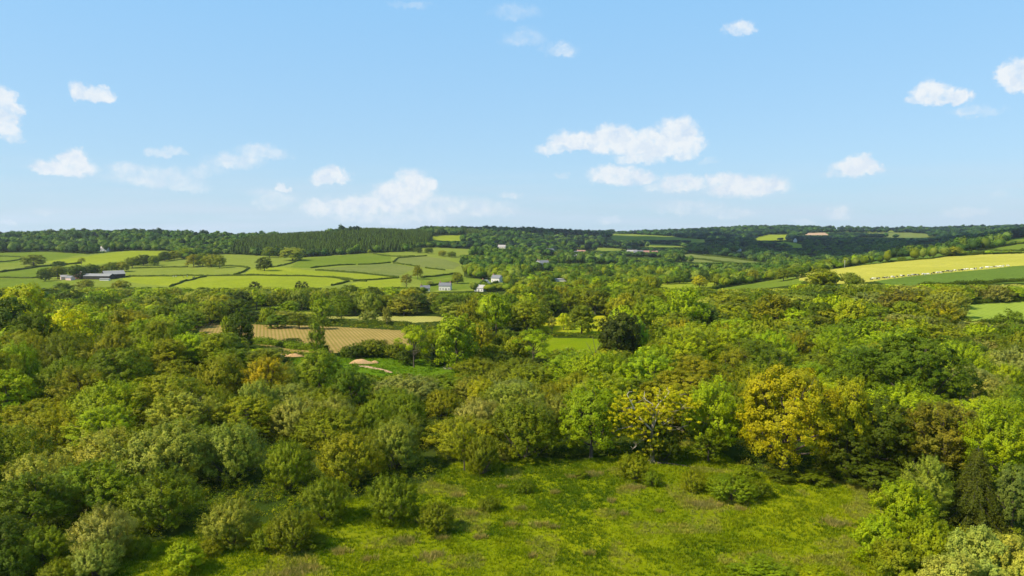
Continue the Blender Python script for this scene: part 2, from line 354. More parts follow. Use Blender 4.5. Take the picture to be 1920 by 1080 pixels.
G_LOW = turf('low_meadow_grass', (.135,.185,.004), (.18,.215,.006), (.25,.24,.01), s1=.05, s2=.2, s3=1.5, bump=.3)
G_SOIL = turf('bare_red_soil', (.46,.25,.11), (.52,.33,.17), s1=.1, s2=.5, s3=2, bump=.4)
G_HAYB = turf('ploughed_brown_field', (.42,.26,.16), (.46,.30,.2), s1=.02, s2=.1, s3=1, bump=.1)
# (name, label, material, polygon on the ground seen at pixels of the photograph, nearest and farthest distance)
FIELDS = [
 ('meadow', 'rough green meadow with brown rush tufts in front of the trees', G_MEADOW, [(90,1085),(230,1035),(380,990),(560,975),(640,940),(800,905),(850,868),(900,858),(1100,862),(1200,850),(1225,828),(1330,830),(1400,880),(1460,895),(1640,905),(1760,940),(1760,1400),(-100,1400)], 0, 145),
 ('maize_field', 'brown field of young maize rows', G_MAIZE, [(360,604),(475,608),(600,611),(760,620),(770,650),(690,660),(560,662),(455,640),(380,630)], 240, 345),
 ('second_maize_field', 'yellowish strip of young maize behind the hedge', G_MAIZE2, [(565,586),(690,586),(800,583),(870,583),(860,600),(760,606),(650,602),(560,596)], 340, 390),
 ('small_pasture', 'narrow yellow green strip behind the dark tree', G_LIME, [(480,578),(505,576),(580,576),(578,582),(480,584)], 380, 420),
 ('buttercup_meadow', 'meadow yellow with buttercups beside the copper dark tree', G_BUTTER, [(1010,600),(1060,590),(1150,586),(1160,628),(1010,624)], 270, 380),
 ('lower_buttercup_meadow', 'green meadow in front of the low hedge', G_LOW, [(1000,633),(1130,635),(1140,680),(1000,670)], 230, 290),
 ('lush_grass_strip', 'vivid green strip between willows and dark hedge', G_VIVID, [(540,672),(700,666),(860,672),(960,690),(880,715),(760,716),(640,705),(560,690)], 190, 250),
 ('silage_field', 'pale green striped field at the right edge', G_SILAGE, [(1798,572),(1920,566),(2100,560),(2100,612),(1900,606),(1835,608),(1815,598)], 280, 380),
 ('yellow_field', 'pale yellow sunlit field on the shoulder', G_YEL, [(1500,514),(1560,505),(1620,497),(1700,489),(1785,480),(1850,477),(2300,466),(2300,480),(1900,499),(1860,504),(1780,511),(1700,519),(1640,527),(1580,534),(1500,526)], 430, 900),
 ('green_crop_field', 'dark green crop field below the cattle', G_CROP, [(1640,527),(1700,519),(1780,511),(1860,504),(1900,499),(2300,480),(2300,528),(1920,530),(1760,534),(1680,538)], 400, 800),
 ('green_strip', 'fresh green strip under the crop field hedge', G_MID, [(1680,539),(1760,536),(2300,530),(2300,548),(1750,546),(1690,545)], 380, 520),
 ('upper_crop_field', 'dark green crop field above the yellow field', G_CROP, [(1545,503),(1600,492),(1690,482),(1780,474),(1786,479),(1700,488),(1600,498),(1560,504)], 560, 1000),
 ('far_crop_field', 'dull green field on the right skyline slope', G_MID, [(1820,474),(1860,466),(1920,456),(2300,452),(2300,468),(1920,472)], 780, 1120),
 ('far_crop_field', 'green field beside the dark skyline wood', G_MID, [(1890,449),(1925,444),(2100,444),(2100,452),(1890,453)], 1000, 3000),
 ('valley_pasture', 'sloping green field between the middle trees', G_LIME, [(1215,534),(1280,528),(1345,527),(1340,540),(1250,544)], 380, 720),
 ('valley_pasture', 'curved green field below the hedge trees', G_MID, [(1300,548),(1360,540),(1420,530),(1480,520),(1520,518),(1500,532),(1440,540),(1370,548)], 380, 700),
 # left hill
 ('hill_pasture', 'bright field right of the barns', G_LIME, [(232,519),(320,516),(385,518),(350,526),(318,536),(265,533),(232,526)], 600, 900),
 ('hill_pasture', 'lime field below the long hedge', G_LIME, [(324,536),(388,518),(480,517),(570,518),(610,520),(648,524),(625,534),(590,541),(480,550),(380,550)], 560, 860),
 ('hill_pasture', 'bright lime tongue of grass in mid hill', G_LIME, [(455,516),(470,506),(480,502),(530,501),(590,508),(680,514),(748,521),(662,527),(645,522),(575,517)], 560, 960),
 ('hill_pasture', 'pale field beyond the long barns', G_PAST, [(225,518),(265,503),(350,502),(430,500),(468,503),(450,514),(400,517),(320,516)], 700, 1000),
 ('hill_pasture', 'pale green field around the round copse', G_PAST, [(265,502),(350,489),(420,476),(480,480),(500,484),(560,487),(530,499),(475,502),(430,499)], 750, 1200),
 ('hill_pasture', 'large field under the conifer wood', G_MID, [(545,501),(562,487),(600,482),(690,475),(728,476),(738,492),(650,497),(583,503)], 800, 1250),
 ('hill_pasture', 'dull field crossed by a faint track', G_DULL, [(604,504),(660,498),(738,494),(780,502),(745,519),(680,512)], 700, 1100),
 ('hill_pasture', 'sloping field right of the field corner', G_DULL, [(740,491),(748,482),(795,480),(835,486),(865,496),(850,505),(800,502),(778,500)], 700, 1250),
 ('hill_pasture', 'small top field at the wood corner', G_PAST, [(700,476),(770,475),(775,480),(748,483),(722,480)], 900, 1300),
 ('hill_pasture', 'bright lime field below the dull one', G_LIME, [(664,530),(745,522),(752,524),(756,545),(690,548),(640,545)], 560, 820),
 ('hill_pasture', 'bright green field above the white cottages', G_MID, [(790,528),(870,520),(915,525),(950,526),(900,542),(790,545)], 560, 900),
 ('hill_pasture', 'small green paddock with hedge lines', G_MID, [(770,520),(850,512),(870,518),(790,527)], 600, 950),
 ('hill_pasture', 'yellowish field under the skyline house', G_LIME, [(808,444),(830,441),(873,441),(874,447),(862,452),(845,454),(812,449)], 1200, 2200),
 ('hill_pasture', 'long dull field below the dark tree belt', G_PAST, [(775,466),(815,464),(900,468),(905,474),(880,482),(830,478),(780,474)], 900, 1700),
 ('hill_pasture', 'bright field at the left edge', G_MID, [(-300,512),(0,511),(100,498),(130,496),(80,510),(75,520),(-300,524)], 700, 1100),
 ('hill_pasture', 'long green field left of the hedgerow trees', G_LIME, [(90,490),(165,480),(240,470),(300,471),(312,477),(250,488),(180,496),(100,498)], 850, 1400),
 ('hill_pasture', 'green fields under the left wood', G_MID, [(-200,478),(90,472),(160,476),(100,488),(50,492),(-200,500)], 900, 1350),
 ('hill_pasture', 'farm field behind the barns', G_PAST, [(80,520),(130,514),(190,508),(250,498),(262,502),(225,514),(160,516),(100,526)], 700, 1000),
 ('hill_pasture', 'low field left of the farm', G_MID, [(-200,526),(80,522),(115,530),(110,548),(-200,552)], 560, 800),
 ('hill_pasture', 'narrow strips of pasture left between the hill hedges', G_PAST, [(-300,478),(60,473),(165,477),(240,470),(312,470),(345,486),(420,476),(480,479),(565,483),(610,480),(700,474),(770,472),(830,478),(870,482),(868,500),(872,520),(915,526),(955,527),(900,545),(790,548),(640,550),(380,552),(250,545),(110,552),(-300,556)], 560, 1450),
 # far right
 ('far_field', 'pale field below the middle skyline wood', G_PAST, [(1140,440),(1165,437),(1200,440),(1260,443),(1300,450),(1230,452),(1150,450)], 1800, 3200),
 ('far_field', 'lit strip of grass on the far slope', G_PAST, [(1250,448),(1280,446),(1330,450),(1320,456),(1260,453)], 1800, 3200),
 ('far_field', 'olive fields on the shaded slope', G_DULL, [(1262,480),(1290,475),(1360,482),(1400,488),(1440,495),(1380,500),(1280,490)], 900, 2200),
 ('far_field', 'bright lime field on the far slope', G_LIME, [(1415,446),(1440,440),(1484,440),(1482,449),(1440,452),(1420,452)], 1800, 3200),
 ('far_field', 'bright small field below the lime one', G_LIME, [(1440,456),(1475,453),(1512,460),(1498,467),(1455,462)], 1400, 3000),
 ('far_field', 'pink brown ploughed patch on the far slope', G_HAYB, [(1502,437),(1552,436),(1553,441),(1515,443)], 1800, 3300),
 ('far_field', 'pale strips of field near the skyline', G_PAST, [(1540,428),(1600,429),(1690,432),(1700,435),(1620,435),(1540,432)], 2000, 3400),
 ('far_field', 'grey green fields near the skyline', G_DULL, [(1620,436),(1700,436),(1760,440),(1730,447),(1660,445),(1610,440)], 1600, 3400),
 ('far_field', 'thin olive strip of pasture right of the village', G_PAST, [(1075,463),(1150,465),(1200,471),(1130,473)], 900, 2400),
 ('far_field', 'second thin strip of pasture nearer the middle skyline wood', G_PAST, [(1195,457),(1262,459),(1290,465),(1220,465)], 1200, 2900),
 ('village_lawn', 'green lawn among the village trees', G_MID, [(1110,500),(1160,496),(1175,505),(1120,508)], 700, 1600),
 ('village_lawn', 'bright lawn beside the stone house', G_MID, [(1003,484),(1040,480),(1045,487),(1010,491)], 900, 1800),
]
def in_poly(px, py, poly):
    inside = np.zeros(px.shape, bool); n = len(poly)
    for i in range(n):
        x0, y0 = poly[i]; x1, y1 = poly[(i+1) % n]
        c = ((y0 > py) != (y1 > py)); 
        with np.errstate(divide='ignore', invalid='ignore'): t = (x1-x0)*(py-y0)/(y1-y0+1e-12)+x0
        inside ^= (c & (px < t))
    return inside
def build_ground():
    ns, ny = GX.shape
    idx = np.arange(ns*ny).reshape(ns, ny)
    F = np.stack([idx[:-1, :-1], idx[1:, :-1], idx[1:, 1:], idx[:-1, 1:]], -1).reshape(-1, 4)
    V = np.stack([GX, GY, GZ], -1).reshape(-1, 3)
    C = V[F].mean(1); pu, pv = proj(C[:, 0], C[:, 1], C[:, 2])
    owner = np.full(len(F), -1)
    for k, f in enumerate(FIELDS):
        m = (owner < 0) & (C[:, 1] > f[4]) & (C[:, 1] < f[5]); ii = np.nonzero(m)[0]
        ins = in_poly(pu[ii], pv[ii], f[3]); owner[ii[ins]] = k
    for k in range(-1, len(FIELDS)):
        sel = F[owner == k]
        if len(sel) == 0: print('EMPTY FIELD', FIELDS[k][1]); continue
        u, inv = np.unique(sel, return_inverse=True)
        if k < 0:
            nm, lb, mt = 'ground', 'dark woodland floor and valley ground', G_WOOD
        else: nm, lb, mt = FIELDS[k][:3]
        vv = V[u]; ff = inv.reshape(-1, 4)
        if k < 0:
            b = len(vv); vv = np.concatenate([vv, [(-9000,-6000,-.3),(9000,-6000,-.3),(9000,YV[0]+.05,-.3),(-9000,YV[0]+.05,-.3)]]); ff = np.concatenate([ff, [[b,b+1,b+2,b+3]]])
        o = link(bpy.data.objects.new(nm, quads_mesh(nm, vv, ff, mt, smooth=True))); props(o, lb, None, None, 'structure')
build_ground()
def open_field(x, y):
    z = ground(x, y); u, v = proj(x, y, z); y = np.atleast_1d(y); r = np.zeros(len(y), bool)
    for f in FIELDS: r |= in_poly(u, v, f[3]) & (y > f[4]) & (y < f[5])
    return r
# ------------------------------------------------------------------ tree prototypes (crown mesh + trunk mesh, true size)
BARK = plain('bark', (.085,.065,.045), .9, .4, 6, .5)
BARK_PALE = plain('pale_dead_wood', (.42,.36,.28), .8, .3, 4, .4)
BARK_DARK = plain('dark_bark', (.035,.028,.020), .9, .3, 6, .5)
LEAF = foliage('leaves')
LEAF_FAR = foliage('distant_leaves', 'hue', trans=.18, spec=.1)
def unit(a): return a/(np.linalg.norm(a, axis=-1, keepdims=True)+1e-9)
def leaf_quads(C, Nn, L, W, rng):
    """one bent leaf spray per centre, normal Nn, length L, width W"""
    n = len(C); r = unit(rng.normal(size=(n, 3))); a = unit(np.cross(Nn, r)); b = np.cross(Nn, a)
    L = L[:, None]*.5; W = W[:, None]*.5
    V = np.stack([C-a*L, C-b*W+a*L*.15, C+a*L, C+b*W+a*L*.15], 1).reshape(-1, 3)
    F = np.arange(4*n).reshape(n, 4); return V, F
def crown_mesh(name, lobes, n_sub, sub_r, n_leaf, leaf, rng, flat=.75, up=.35, droop=0., diffuse=1., low_cut=-.55, mat=None, shoot=0., tone_sub=.55):
    """lobes: (n,4) centre + radius. Sprays of leaves sit on the lobes' outsides."""
    lobes = np.asarray(lobes, float); area = lobes[:, 3]**2; cnt = np.maximum(3, (n_sub*area/area.sum()).astype(int))
    cs = []; outs = []
    for i, (x, y, z, r) in enumerate(lobes):
        d = unit(rng.normal(size=(cnt[i]*3, 3))); d = d[d[:, 2] > low_cut]
        p = np.array([x, y, z])+d*r*rng.uniform(.72, 1.04, (len(d), 1))*np.array([1, 1, .9])
        keep = np.ones(len(p), bool)
        for j, q in enumerate(lobes):
            if j != i: keep &= np.linalg.norm(p-q[:3], axis=1) > q[3]*.80
        p = p[keep][:cnt[i]]; d = d[keep][:cnt[i]]; cs.append(p); outs.append(d)
    cs = np.concatenate(cs); outs = np.concatenate(outs); m = len(cs)
    cen = lobes[:, :3].mean(0); big = unit(cs-cen)
    sr = sub_r*rng.uniform(.6, 1.4, m); tone = rng.uniform(0, 1, m)
    k = n_leaf; g = unit(rng.normal(size=(m, k, 3)))*(rng.uniform(.35, 1.0, (m, k, 1))**.6)
    g[..., 2] *= flat
    ax = unit(outs*.6+big*.6+np.array([0, 0, up]))
    if shoot:
        t = rng.uniform(-.4, 1, (m, k, 1)); g = g*.45*(1.15-t*.6)+ax[:, None, :]*t*shoot
    P = cs[:, None, :]+g*sr[:, None, None]*diffuse
    if droop: P[..., 2] -= droop*np.abs(g[..., 0])*sr[:, None]
    nrm = unit(unit(g+1e-6)*.40+(unit(outs*.45+big*.75))[:, None, :]*.95+rng.normal(size=g.shape)*.34+np.array([0, 0, .15]))
    P = P.reshape(-1, 3); nrm = nrm.reshape(-1, 3); n = len(P)
    L = leaf*rng.uniform(.7, 1.35, n); W = L*rng.uniform(.5, .8, n)
    V, F = leaf_quads(P, nrm, L, W, rng)
    tn = np.clip(np.repeat(tone, k)*tone_sub+rng.uniform(0, 1-tone_sub, n), 0, 1)
    V[:, 2] = np.maximum(V[:, 2], .03)
    return quads_mesh(name, V, F, mat or LEAF, attr=tn)
def trunk_mesh(name, h0, r0, lobes, rng, mat=None, limbs=9, lean=.03, multi=0):
    b = MB(); lobes = np.asarray(lobes, float); top = lobes[:, 2].max()
    if multi:
        for i in range(multi):
            q = lobes[rng.integers(len(lobes))]; base = np.array([rng.normal()*.35, rng.normal()*.35, -.3])
            mid = base*.5+q[:3]*.5+rng.normal(size=3)*.25
            b.tube([base, base*.7+q[:3]*.3+[0, 0, .3], mid, q[:3]+[0, 0, q[3]*.5]], [r0, r0*.75, r0*.5, r0*.12], 5)
        return b.mesh(name, mat or BARK, True)
    t = [np.array([0, 0, -.5])]; p = np.array([0., 0, 0]); rr = [r0*1.35]
    zs = np.linspace(0, top*.86, 8)
    for i, z in enumerate(zs):
        p = np.array([rng.normal()*lean*z, rng.normal()*lean*z, z]); t.append(p); rr.append(r0*(1-.85*(i/7.)**.9))
    b.tube(t, rr, 7)
    order = rng.permutation(len(lobes))[:limbs]
    for i in order:
        q = lobes[i]; z0 = min(h0+rng.uniform(0, .45)*(q[2]), q[2]*.85); j = int(np.clip(np.searchsorted(zs, z0), 1, 7)); base = t[j+1]*.5+t[j]*.5
        e = q[:3]+np.array([0, 0, q[3]*.3]); mid = base*.45+e*.55+np.array([0, 0, -.04*np.linalg.norm(e-base)])+rng.normal(size=3)*.2
        r1 = r0*.42; b.tube([base, mid, e], [r1, r1*.6, r1*.15], 5)
        for k in range(3):
            e2 = e+rng.normal(size=3)*q[3]*.6; b.tube([mid*.4+e*.6, (mid+e2)*.5+rng.normal(size=3)*.1, e2], [r1*.4, r1*.25, r1*.08], 4)
    return b.mesh(name, mat or BARK, True)
def dome_lobes(n, W, H, z0, rng, rmin=.2, rmax=.34, top=1.0, flat_top=0):
    """lobes filling a crown of width W between z0 and H"""
    out = []; cz = z0+(H-z0)*.5; hz = (H-z0)*.5; hw = W/2
    for i in range(n):
        f = (i+.5)/n; zz = 1-1.85*f; ph = i*2.39996+rng.uniform(-.4, .4)
        rad = math.sqrt(max(0, 1-zz*zz)) if zz > 0 else 1-.22*zz*zz; r = rng.uniform(rmin, rmax)*min(hw, hz*1.25)
        k = rng.uniform(.72, 1.08)
        x = (hw-r)*rad*math.cos(ph)*k; y = (hw-r)*rad*math.sin(ph)*k; z = cz+(hz-r*.9)*zz*rng.uniform(.78, 1.05)
        out.append((x, y, z, r))
    out.append((0, 0, cz+hz*.1, min(hw, hz)*.55))
    return np.array(out)
PROTO = {}
def proto(key, W, H, crown, trunk): PROTO.setdefault(key, []).append((W, H, crown, trunk))
def make_protos():
    for i in range(3):   # oak: heavy billows, gaps between
        g = np.random.default_rng(100+i); lb = dome_lobes(32, 14, 14, 1.0, g, .19, .30)
        proto('O', 14.6, 14.2, crown_mesh('oak_crown', lb, 620, .62, 42, .30, g, flat=.7, tone_sub=.45), trunk_mesh('oak_trunk', 2.6, .42, lb, g, limbs=14))
    for i in range(2):   # very large crowns
        g = np.random.default_rng(150+i); lb = dome_lobes(46, 20, 20, .6, g, .15, .25)
        proto('OO', 20.6, 20.2, crown_mesh('great_oak_crown', lb, 1350, .66, 44, .29, g, flat=.7, tone_sub=.45), trunk_mesh('great_oak_trunk', 2.6, .6, lb, g, limbs=18))
        g = np.random.default_rng(250+i); lb = dome_lobes(60, 20, 18, .4, g, .13, .21)
        proto('RR', 20.5, 18.3, crown_mesh('great_round_crown', lb, 1700, .54, 40, .27, g, flat=.6, up=.5, tone_sub=.4), trunk_mesh('great_round_trunk', 2.0, .5, lb, g, limbs=12))
    for i in range(3):   # round dense crown
        g = np.random.default_rng(200+i); lb = dome_lobes(38, 13, 13.5, .3, g, .17, .27)
        proto('R', 13.4, 13.8, crown_mesh('round_crown', lb, 760, .52, 36, .27, g, flat=.65, up=.5, tone_sub=.4), trunk_mesh('round_trunk', 2.0, .36, lb, g, limbs=10))
    for i in range(3):   # ash / alder: feathery, upswept
        g = np.random.default_rng(300+i); lb = dome_lobes(28, 9.5, 15, 1.2, g, .18, .30)
        proto('A', 10.2, 15.4, crown_mesh('ash_crown', lb, 600, .66, 54, .20, g, flat=1.1, up=1.0, diffuse=1.1, shoot=1.3, tone_sub=.4), trunk_mesh('ash_trunk', 3.5, .24, lb, g, limbs=14))
    for i in range(4):   # willow scrub: dome to the ground, many fine shoots
        g = np.random.default_rng(400+i); lb = dome_lobes(24, 9.5, 8.2, -.9, g, .20, .34)
        proto('W', 10.2, 8.6, crown_mesh('willow_crown', lb, 700, .56, 56, .165, g, flat=1.0, up=1.0, diffuse=1.1, shoot=1.25, low_cut=-.3, tone_sub=.35), trunk_mesh('willow_stems', 0, .11, lb, g, multi=9))
    for i in range(2):   # slim alder, bare stem below a small crown
        g = np.random.default_rng(500+i); lb = dome_lobes(14, 5.6, 17, 6.2, g, .30, .46)
        proto('L', 6.4, 17.4, crown_mesh('alder_crown', lb, 340, .60, 52, .20, g, flat=1.1, up=1.0, diffuse=1.15, shoot=1.2), trunk_mesh('alder_trunk', 7, .17, lb, g, BARK_DARK, limbs=8))
    for i in range(2):   # open crown, limbs showing
        g = np.random.default_rng(600+i); lb = dome_lobes(17, 11, 12, 3.2, g, .15, .24)
        proto('S', 11.6, 12.4, crown_mesh('open_crown', lb, 230, .72, 38, .27, g, flat=.6, up=.6, diffuse=1.1, low_cut=-.1), trunk_mesh('open_trunk', 2.2, .27, lb, g, limbs=17))
    for i in range(2):   # young bush, leafy shoots of larger leaves (near the viewer)
        g = np.random.default_rng(700+i); lb = dome_lobes(22, 8.5, 8.5, -.5, g, .18, .30)
        proto('B', 9.2, 9.0, crown_mesh('bush_crown', lb, 900, .50, 46, .17, g, flat=.9, up=.8, diffuse=1.15, shoot=.9, low_cut=-.3, tone_sub=.5), trunk_mesh('bush_stems', 0, .09, lb, g, multi=8))
    # small weeping conifer
    for i in range(1):
        g = np.random.default_rng(800); Hc = 12.0; cs = []; tn = []; nn = []; b = MB(); b.tube([(0,0,-.4),(0,0,4),(0.1,0,8),(0,0,11.8)], [.24,.18,.1,.03], 6)
        for k in range(115):
            z = 1.0+(Hc-1.6)*(k/115)**.95; rr = 4.4*(1-(z/Hc))**.95+.2; ph = k*2.39996+g.uniform(-.3, .3); ln = rr*g.uniform(.7, 1.1)
            n_ = int(26*ln)+14; t = g.uniform(.18, 1, n_); arch = .55*np.sin(t*math.pi)*ln*.3-(t**2)*ln*.42
            px = np.cos(ph)*t*ln; py = np.sin(ph)*t*ln; pz = z+arch
            for rep in range(5):
                dr = g.uniform(0, 1.0, n_)*(.35+t*.75)
                cs.append(np.stack([px+g.normal(size=n_)*.20, py+g.normal(size=n_)*.20, pz-dr], 1)); nn.append(np.stack([np.cos(ph)+g.normal(size=n_)*.5, np.sin(ph)+g.normal(size=n_)*.5, .35+g.normal(size=n_)*.3], 1)); tn.append(np.clip(1-dr*.8+g.normal(size=n_)*.2, 0, 1)*.9)
            b.tube([(0,0,z),(np.cos(ph)*ln*.5,np.sin(ph)*ln*.5,z+.15*ln),(np.cos(ph)*ln*.95,np.sin(ph)*ln*.95,z-.25*ln)], [.06,.04,.015], 4)
        cs = np.concatenate(cs); nn = unit(np.concatenate(nn)); tn = np.concatenate(tn); n = len(cs)
        V, F = leaf_quads(cs, nn, g.uniform(.18, .36, n), g.uniform(.06, .12, n), g)
        proto('Y', 8.8, 12.2, quads_mesh('conifer_crown', V, F, LEAF, attr=tn), b.mesh('conifer_trunk', BARK_DARK, True))
    # lighter versions for 220 m and beyond
    for i in range(3):
        g = np.random.default_rng(900+i); lb = dome_lobes(26, 14, 14, .8, g, .2, .32)
        proto('Om', 14.6, 14.2, crown_mesh('oak_crown', lb, 400, .70, 24, .46, g, flat=.7, up=.5, tone_sub=.5), trunk_mesh('oak_trunk', 2.6, .42, lb, g, limbs=6))
        g = np.random.default_rng(920+i); lb = dome_lobes(30, 11, 12.5, -.4, g, .18, .28)
        proto('Rm', 11.6, 12.9, crown_mesh('round_crown', lb, 380, .60, 26, .42, g, flat=.95, up=.7, tone_sub=.45), trunk_mesh('round_trunk', 1.6, .32, lb, g, limbs=4))
        g = np.random.default_rng(940+i); lb = dome_lobes(20, 9, 13, .3, g, .22, .34)
        proto('Am', 10, 13.6, crown_mesh('ash_crown', lb, 330, .76, 26, .38, g, flat=1.1, up=1.0, shoot=1.3), trunk_mesh('ash_trunk', 3, .24, lb, g, limbs=8))
        g = np.random.default_rng(960+i); lb = dome_lobes(16, 10, 7.5, -.8, g, .22, .36)
        proto('Wm', 10.8, 7.9, crown_mesh('willow_crown', lb, 340, .60, 28, .34, g, flat=1, up=1, shoot=1.2, low_cut=-.3), trunk_mesh('willow_stems', 0, .1, lb, g, multi=4))
    g = np.random.default_rng(980); lb = np.array([(0,0,2,1.9),(0,0,4,1.9),(.1,0,6,1.7),(0,.1,8,1.3),(0,0,9.6,.8)])
    proto('Cm', 4.4, 10.6, crown_mesh('column_crown', lb, 190, .5, 24, .34, g, up=1, shoot=.8), trunk_mesh('column_trunk', 1, .2, lb, g, limbs=2))
make_protos()
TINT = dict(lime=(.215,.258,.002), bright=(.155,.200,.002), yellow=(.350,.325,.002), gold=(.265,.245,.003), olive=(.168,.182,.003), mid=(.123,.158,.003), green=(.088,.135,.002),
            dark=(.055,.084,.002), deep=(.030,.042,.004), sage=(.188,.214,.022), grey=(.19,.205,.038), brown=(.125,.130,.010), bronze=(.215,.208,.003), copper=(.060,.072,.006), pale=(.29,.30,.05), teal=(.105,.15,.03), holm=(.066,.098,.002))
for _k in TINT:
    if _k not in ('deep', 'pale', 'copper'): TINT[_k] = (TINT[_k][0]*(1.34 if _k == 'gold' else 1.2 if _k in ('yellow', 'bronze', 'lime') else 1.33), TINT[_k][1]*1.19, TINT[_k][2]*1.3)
WORD = dict(lime='lime green', bright='vivid green', yellow='golden yellow', gold='yellow bronze', olive='olive green', mid='mid green', green='fresh green', dark='dark green', deep='very dark green',
            sage='sage green', grey='grey green', brown='brownish', bronze='bronze green', copper='dark copper green', pale='pale cream green', teal='blue green', holm='deep green')
SHAPE = dict(O='billowy crowned tree', R='dense round tree', A='feathery upright tree', W='domed willow shrub', L='slim bare stemmed alder', S='open crowned tree', B='leafy bush', Y='drooping conifer', C='column shaped conifer')
NAMES = dict(O='oak_tree', R='broadleaf_tree', A='ash_tree', W='willow_shrub', L='alder_tree', S='open_tree', B='leafy_bush', Y='conifer_tree', C='column_conifer')
CATS = dict(O='tree', R='tree', A='tree', W='shrub', L='tree', S='tree', B='bush', Y='conifer', C='conifer')
TREES = []   # dict(x,y,z,h,w,kind,tint,label,zone)
def T(u, vtop, h, wpx, kind, tint, label=None, zone=None, dy=0):
    x, y, z = hit(u, vtop, h)
    y2 = y+dy; x = x/y*y2; y = y2; z = g1(x, y)
    TREES.append(dict(x=x, y=y, z=z, h=h, w=wpx*y/FPX, kind=kind, tint=tint, label=label, zone=zone, hand=True))
KEEP = [(660,880,588,600,345),(690,850,679,702,222),(650,705,672,686,228),(470,755,611,652,262),(372,470,606,622,310),(1700,1760,449,455,1000),(1140,1260,438,447,1500),(1612,1750,437,446,1500),(1025,1125,594,628,285),(1810,1925,574,602,300),(1020,1130,632,654,250),(1080,1200,464,471,900),(1200,1285,458,464,900),
        (480,580,576,582,380),(1500,1930,478,532,440),(0,800,478,538,600),(800,960,500,548,600),(110,240,506,526,700),(1240,1340,529,538,520),(1350,1480,522,540,500),(570,600,618,655,240),(1140,1300,440,450,1700),(1415,1484,441,451,1700),(1445,1505,456,465,1350),(1540,1700,429,436,1900),
        (1502,1553,437,441,1750),(1265,1430,480,492,880),(808,875,443,452,1150),(1890,1930,446,452,950),(1820,1930,458,470,760),(1560,1640,494,502,540),(1640,1785,480,489,540),(1785,1920,456,470,700),(780,905,467,478,850),(1250,1335,449,455,1700)]
HOUSE_KEEP = []; YK = {}
def clear_height(x, y, h, w, pad=0):
    """cut a filling tree down where it would stand in front of an open field or a house of the place"""
    z = g1(x, y); u, _ = proj(x, y, z); u = float(u); hw = w*FPX/y/2*.85
    for r_ in KEEP+HOUSE_KEEP:
        if r_ not in YK: YK[r_] = hit((r_[0]+r_[1])/2, r_[3])[1]-2
        a, b, v0, v1, _ = r_; yk = YK[r_]
        if y < yk and u+hw > a and u-hw < b:
            _, vt = proj(x, y, z+h)
            if float(vt) < v1:
                # height whose top projects at v1
                _, sz = ray(u, v1); h = min(h, CAMZ+y*float(sz)-z)
    return h
def Tb(u, vbase, h, wpx, kind, tint, label):
    x, y, z = hit(u, vbase); TREES.append(dict(x=x, y=y, z=z, h=h, w=wpx*y/FPX, kind=kind, tint=tint, label=label, zone=None, hand=True))
def fill(zone, u0, u1, y0, y1, sp, h, kinds, tints, wf=1.0, seed=0, keep=.55, edge=None):
    """plant a wood between two bearings and two distances, leaving open fields and placed trees clear"""
    g = np.random.default_rng(1000+seed); n = int((u1-u0)/FPX*(y1*y1-y0*y0)/2/(sp*sp)*6)+10
    yy = np.sqrt(g.uniform(y0*y0, y1*y1, n)); uu = g.uniform(u0, u1, n); xx = (uu-960)/FPX*yy
    free = ~open_field(xx, yy); xs = np.array([t['x'] for t in TREES]+[0.]); ys = np.array([t['y'] for t in TREES]+[-999.]); ws = np.array([t['w'] for t in TREES]+[0.])
    new = []
    for x, y, f in zip(xx, yy, free):
        if not f: continue
        if edge is not None and not edge(x, y): continue
        if np.any((xs-x)**2+(ys-y)**2 < (ws*keep*.5+sp*.35)**2): continue
        hh = h[0]+(h[1]-h[0])*g.random(); k = kinds[g.integers(len(kinds))]; tt = tints[g.integers(len(tints))]
        q_ = g.uniform(.78, 1.45); w = sp*1.3*wf*q_; hh *= .8+.22*q_; hh = clear_height(x, y, hh, w)
        if hh < 3.5: continue
        if any((a-x)**2+(b-y)**2 < sp*sp for a, b in new): continue
        new.append((x, y)); TREES.append(dict(x=x, y=y, z=g1(x, y), h=hh, w=w, kind=k, tint=tt, label=None, zone=zone, hand=False))
# ------------------------------------------------------------------ trees placed one by one
# near left thicket and meadow bushes
T(430,930,7,128,'W','sage','large sage green willow dome standing on the left edge of the meadow')
T(548,952,6,110,'W','mid','mid green willow bush leaning over the meadow right of the large sage dome')
T(500,985,3.5,80,'W','mid','low willow skirt spreading between the sage dome and the mid green bush')
T(346,1010,4.6,88,'B','lime','small round lime bush alone on the grass at the bottom left')
T(190,945,8,130,'W','grey','tall grey green willow at the bottom left, left of the small lime bush')
T(178,1012,5,105,'W','grey','low grey green willow at the bottom picture edge under the tall one')
T(300,880,9,170,'W','mid','broad mid green willow in shadow behind the small round lime bush')
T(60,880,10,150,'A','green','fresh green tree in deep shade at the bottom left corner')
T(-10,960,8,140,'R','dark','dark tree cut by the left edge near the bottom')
T(430,788,11,156,'W','sage','largest pale topped willow dome, above the large sage willow at the meadow')
T(540,822,9,105,'W','mid','mid green willow right of the largest pale topped dome')
T(655,800,10.5,150,'W','olive','tall olive willow dome in the middle of the left thicket')
T(610,888,7.5,110,'W','mid','mid green willow at the meadow edge below the tall olive dome')
T(735,888,7.5,120,'W','mid','mid green willow whose foot touches the meadow, left of the small round bush')
T(818,938,4.8,84,'W','mid','small round bush standing out on the meadow with shadow on its right')
T(560,738,9.5,120,'W','grey','left one of two pale grey willows below the small brown soil heaps')
T(625,738,9,90,'W','grey','right one of two pale grey willows below the small brown soil heaps')
T(740,782,10,130,'W','sage','pale sage willow dome behind the mid green willow of the meadow edge')
T(870,790,9.5,66,'A','bright','narrow vivid lime tree between the pale willow and the dark edge scrub')
T(985,745,12,172,'W','mid','wide mid green scrub dome left of the vivid green oak')
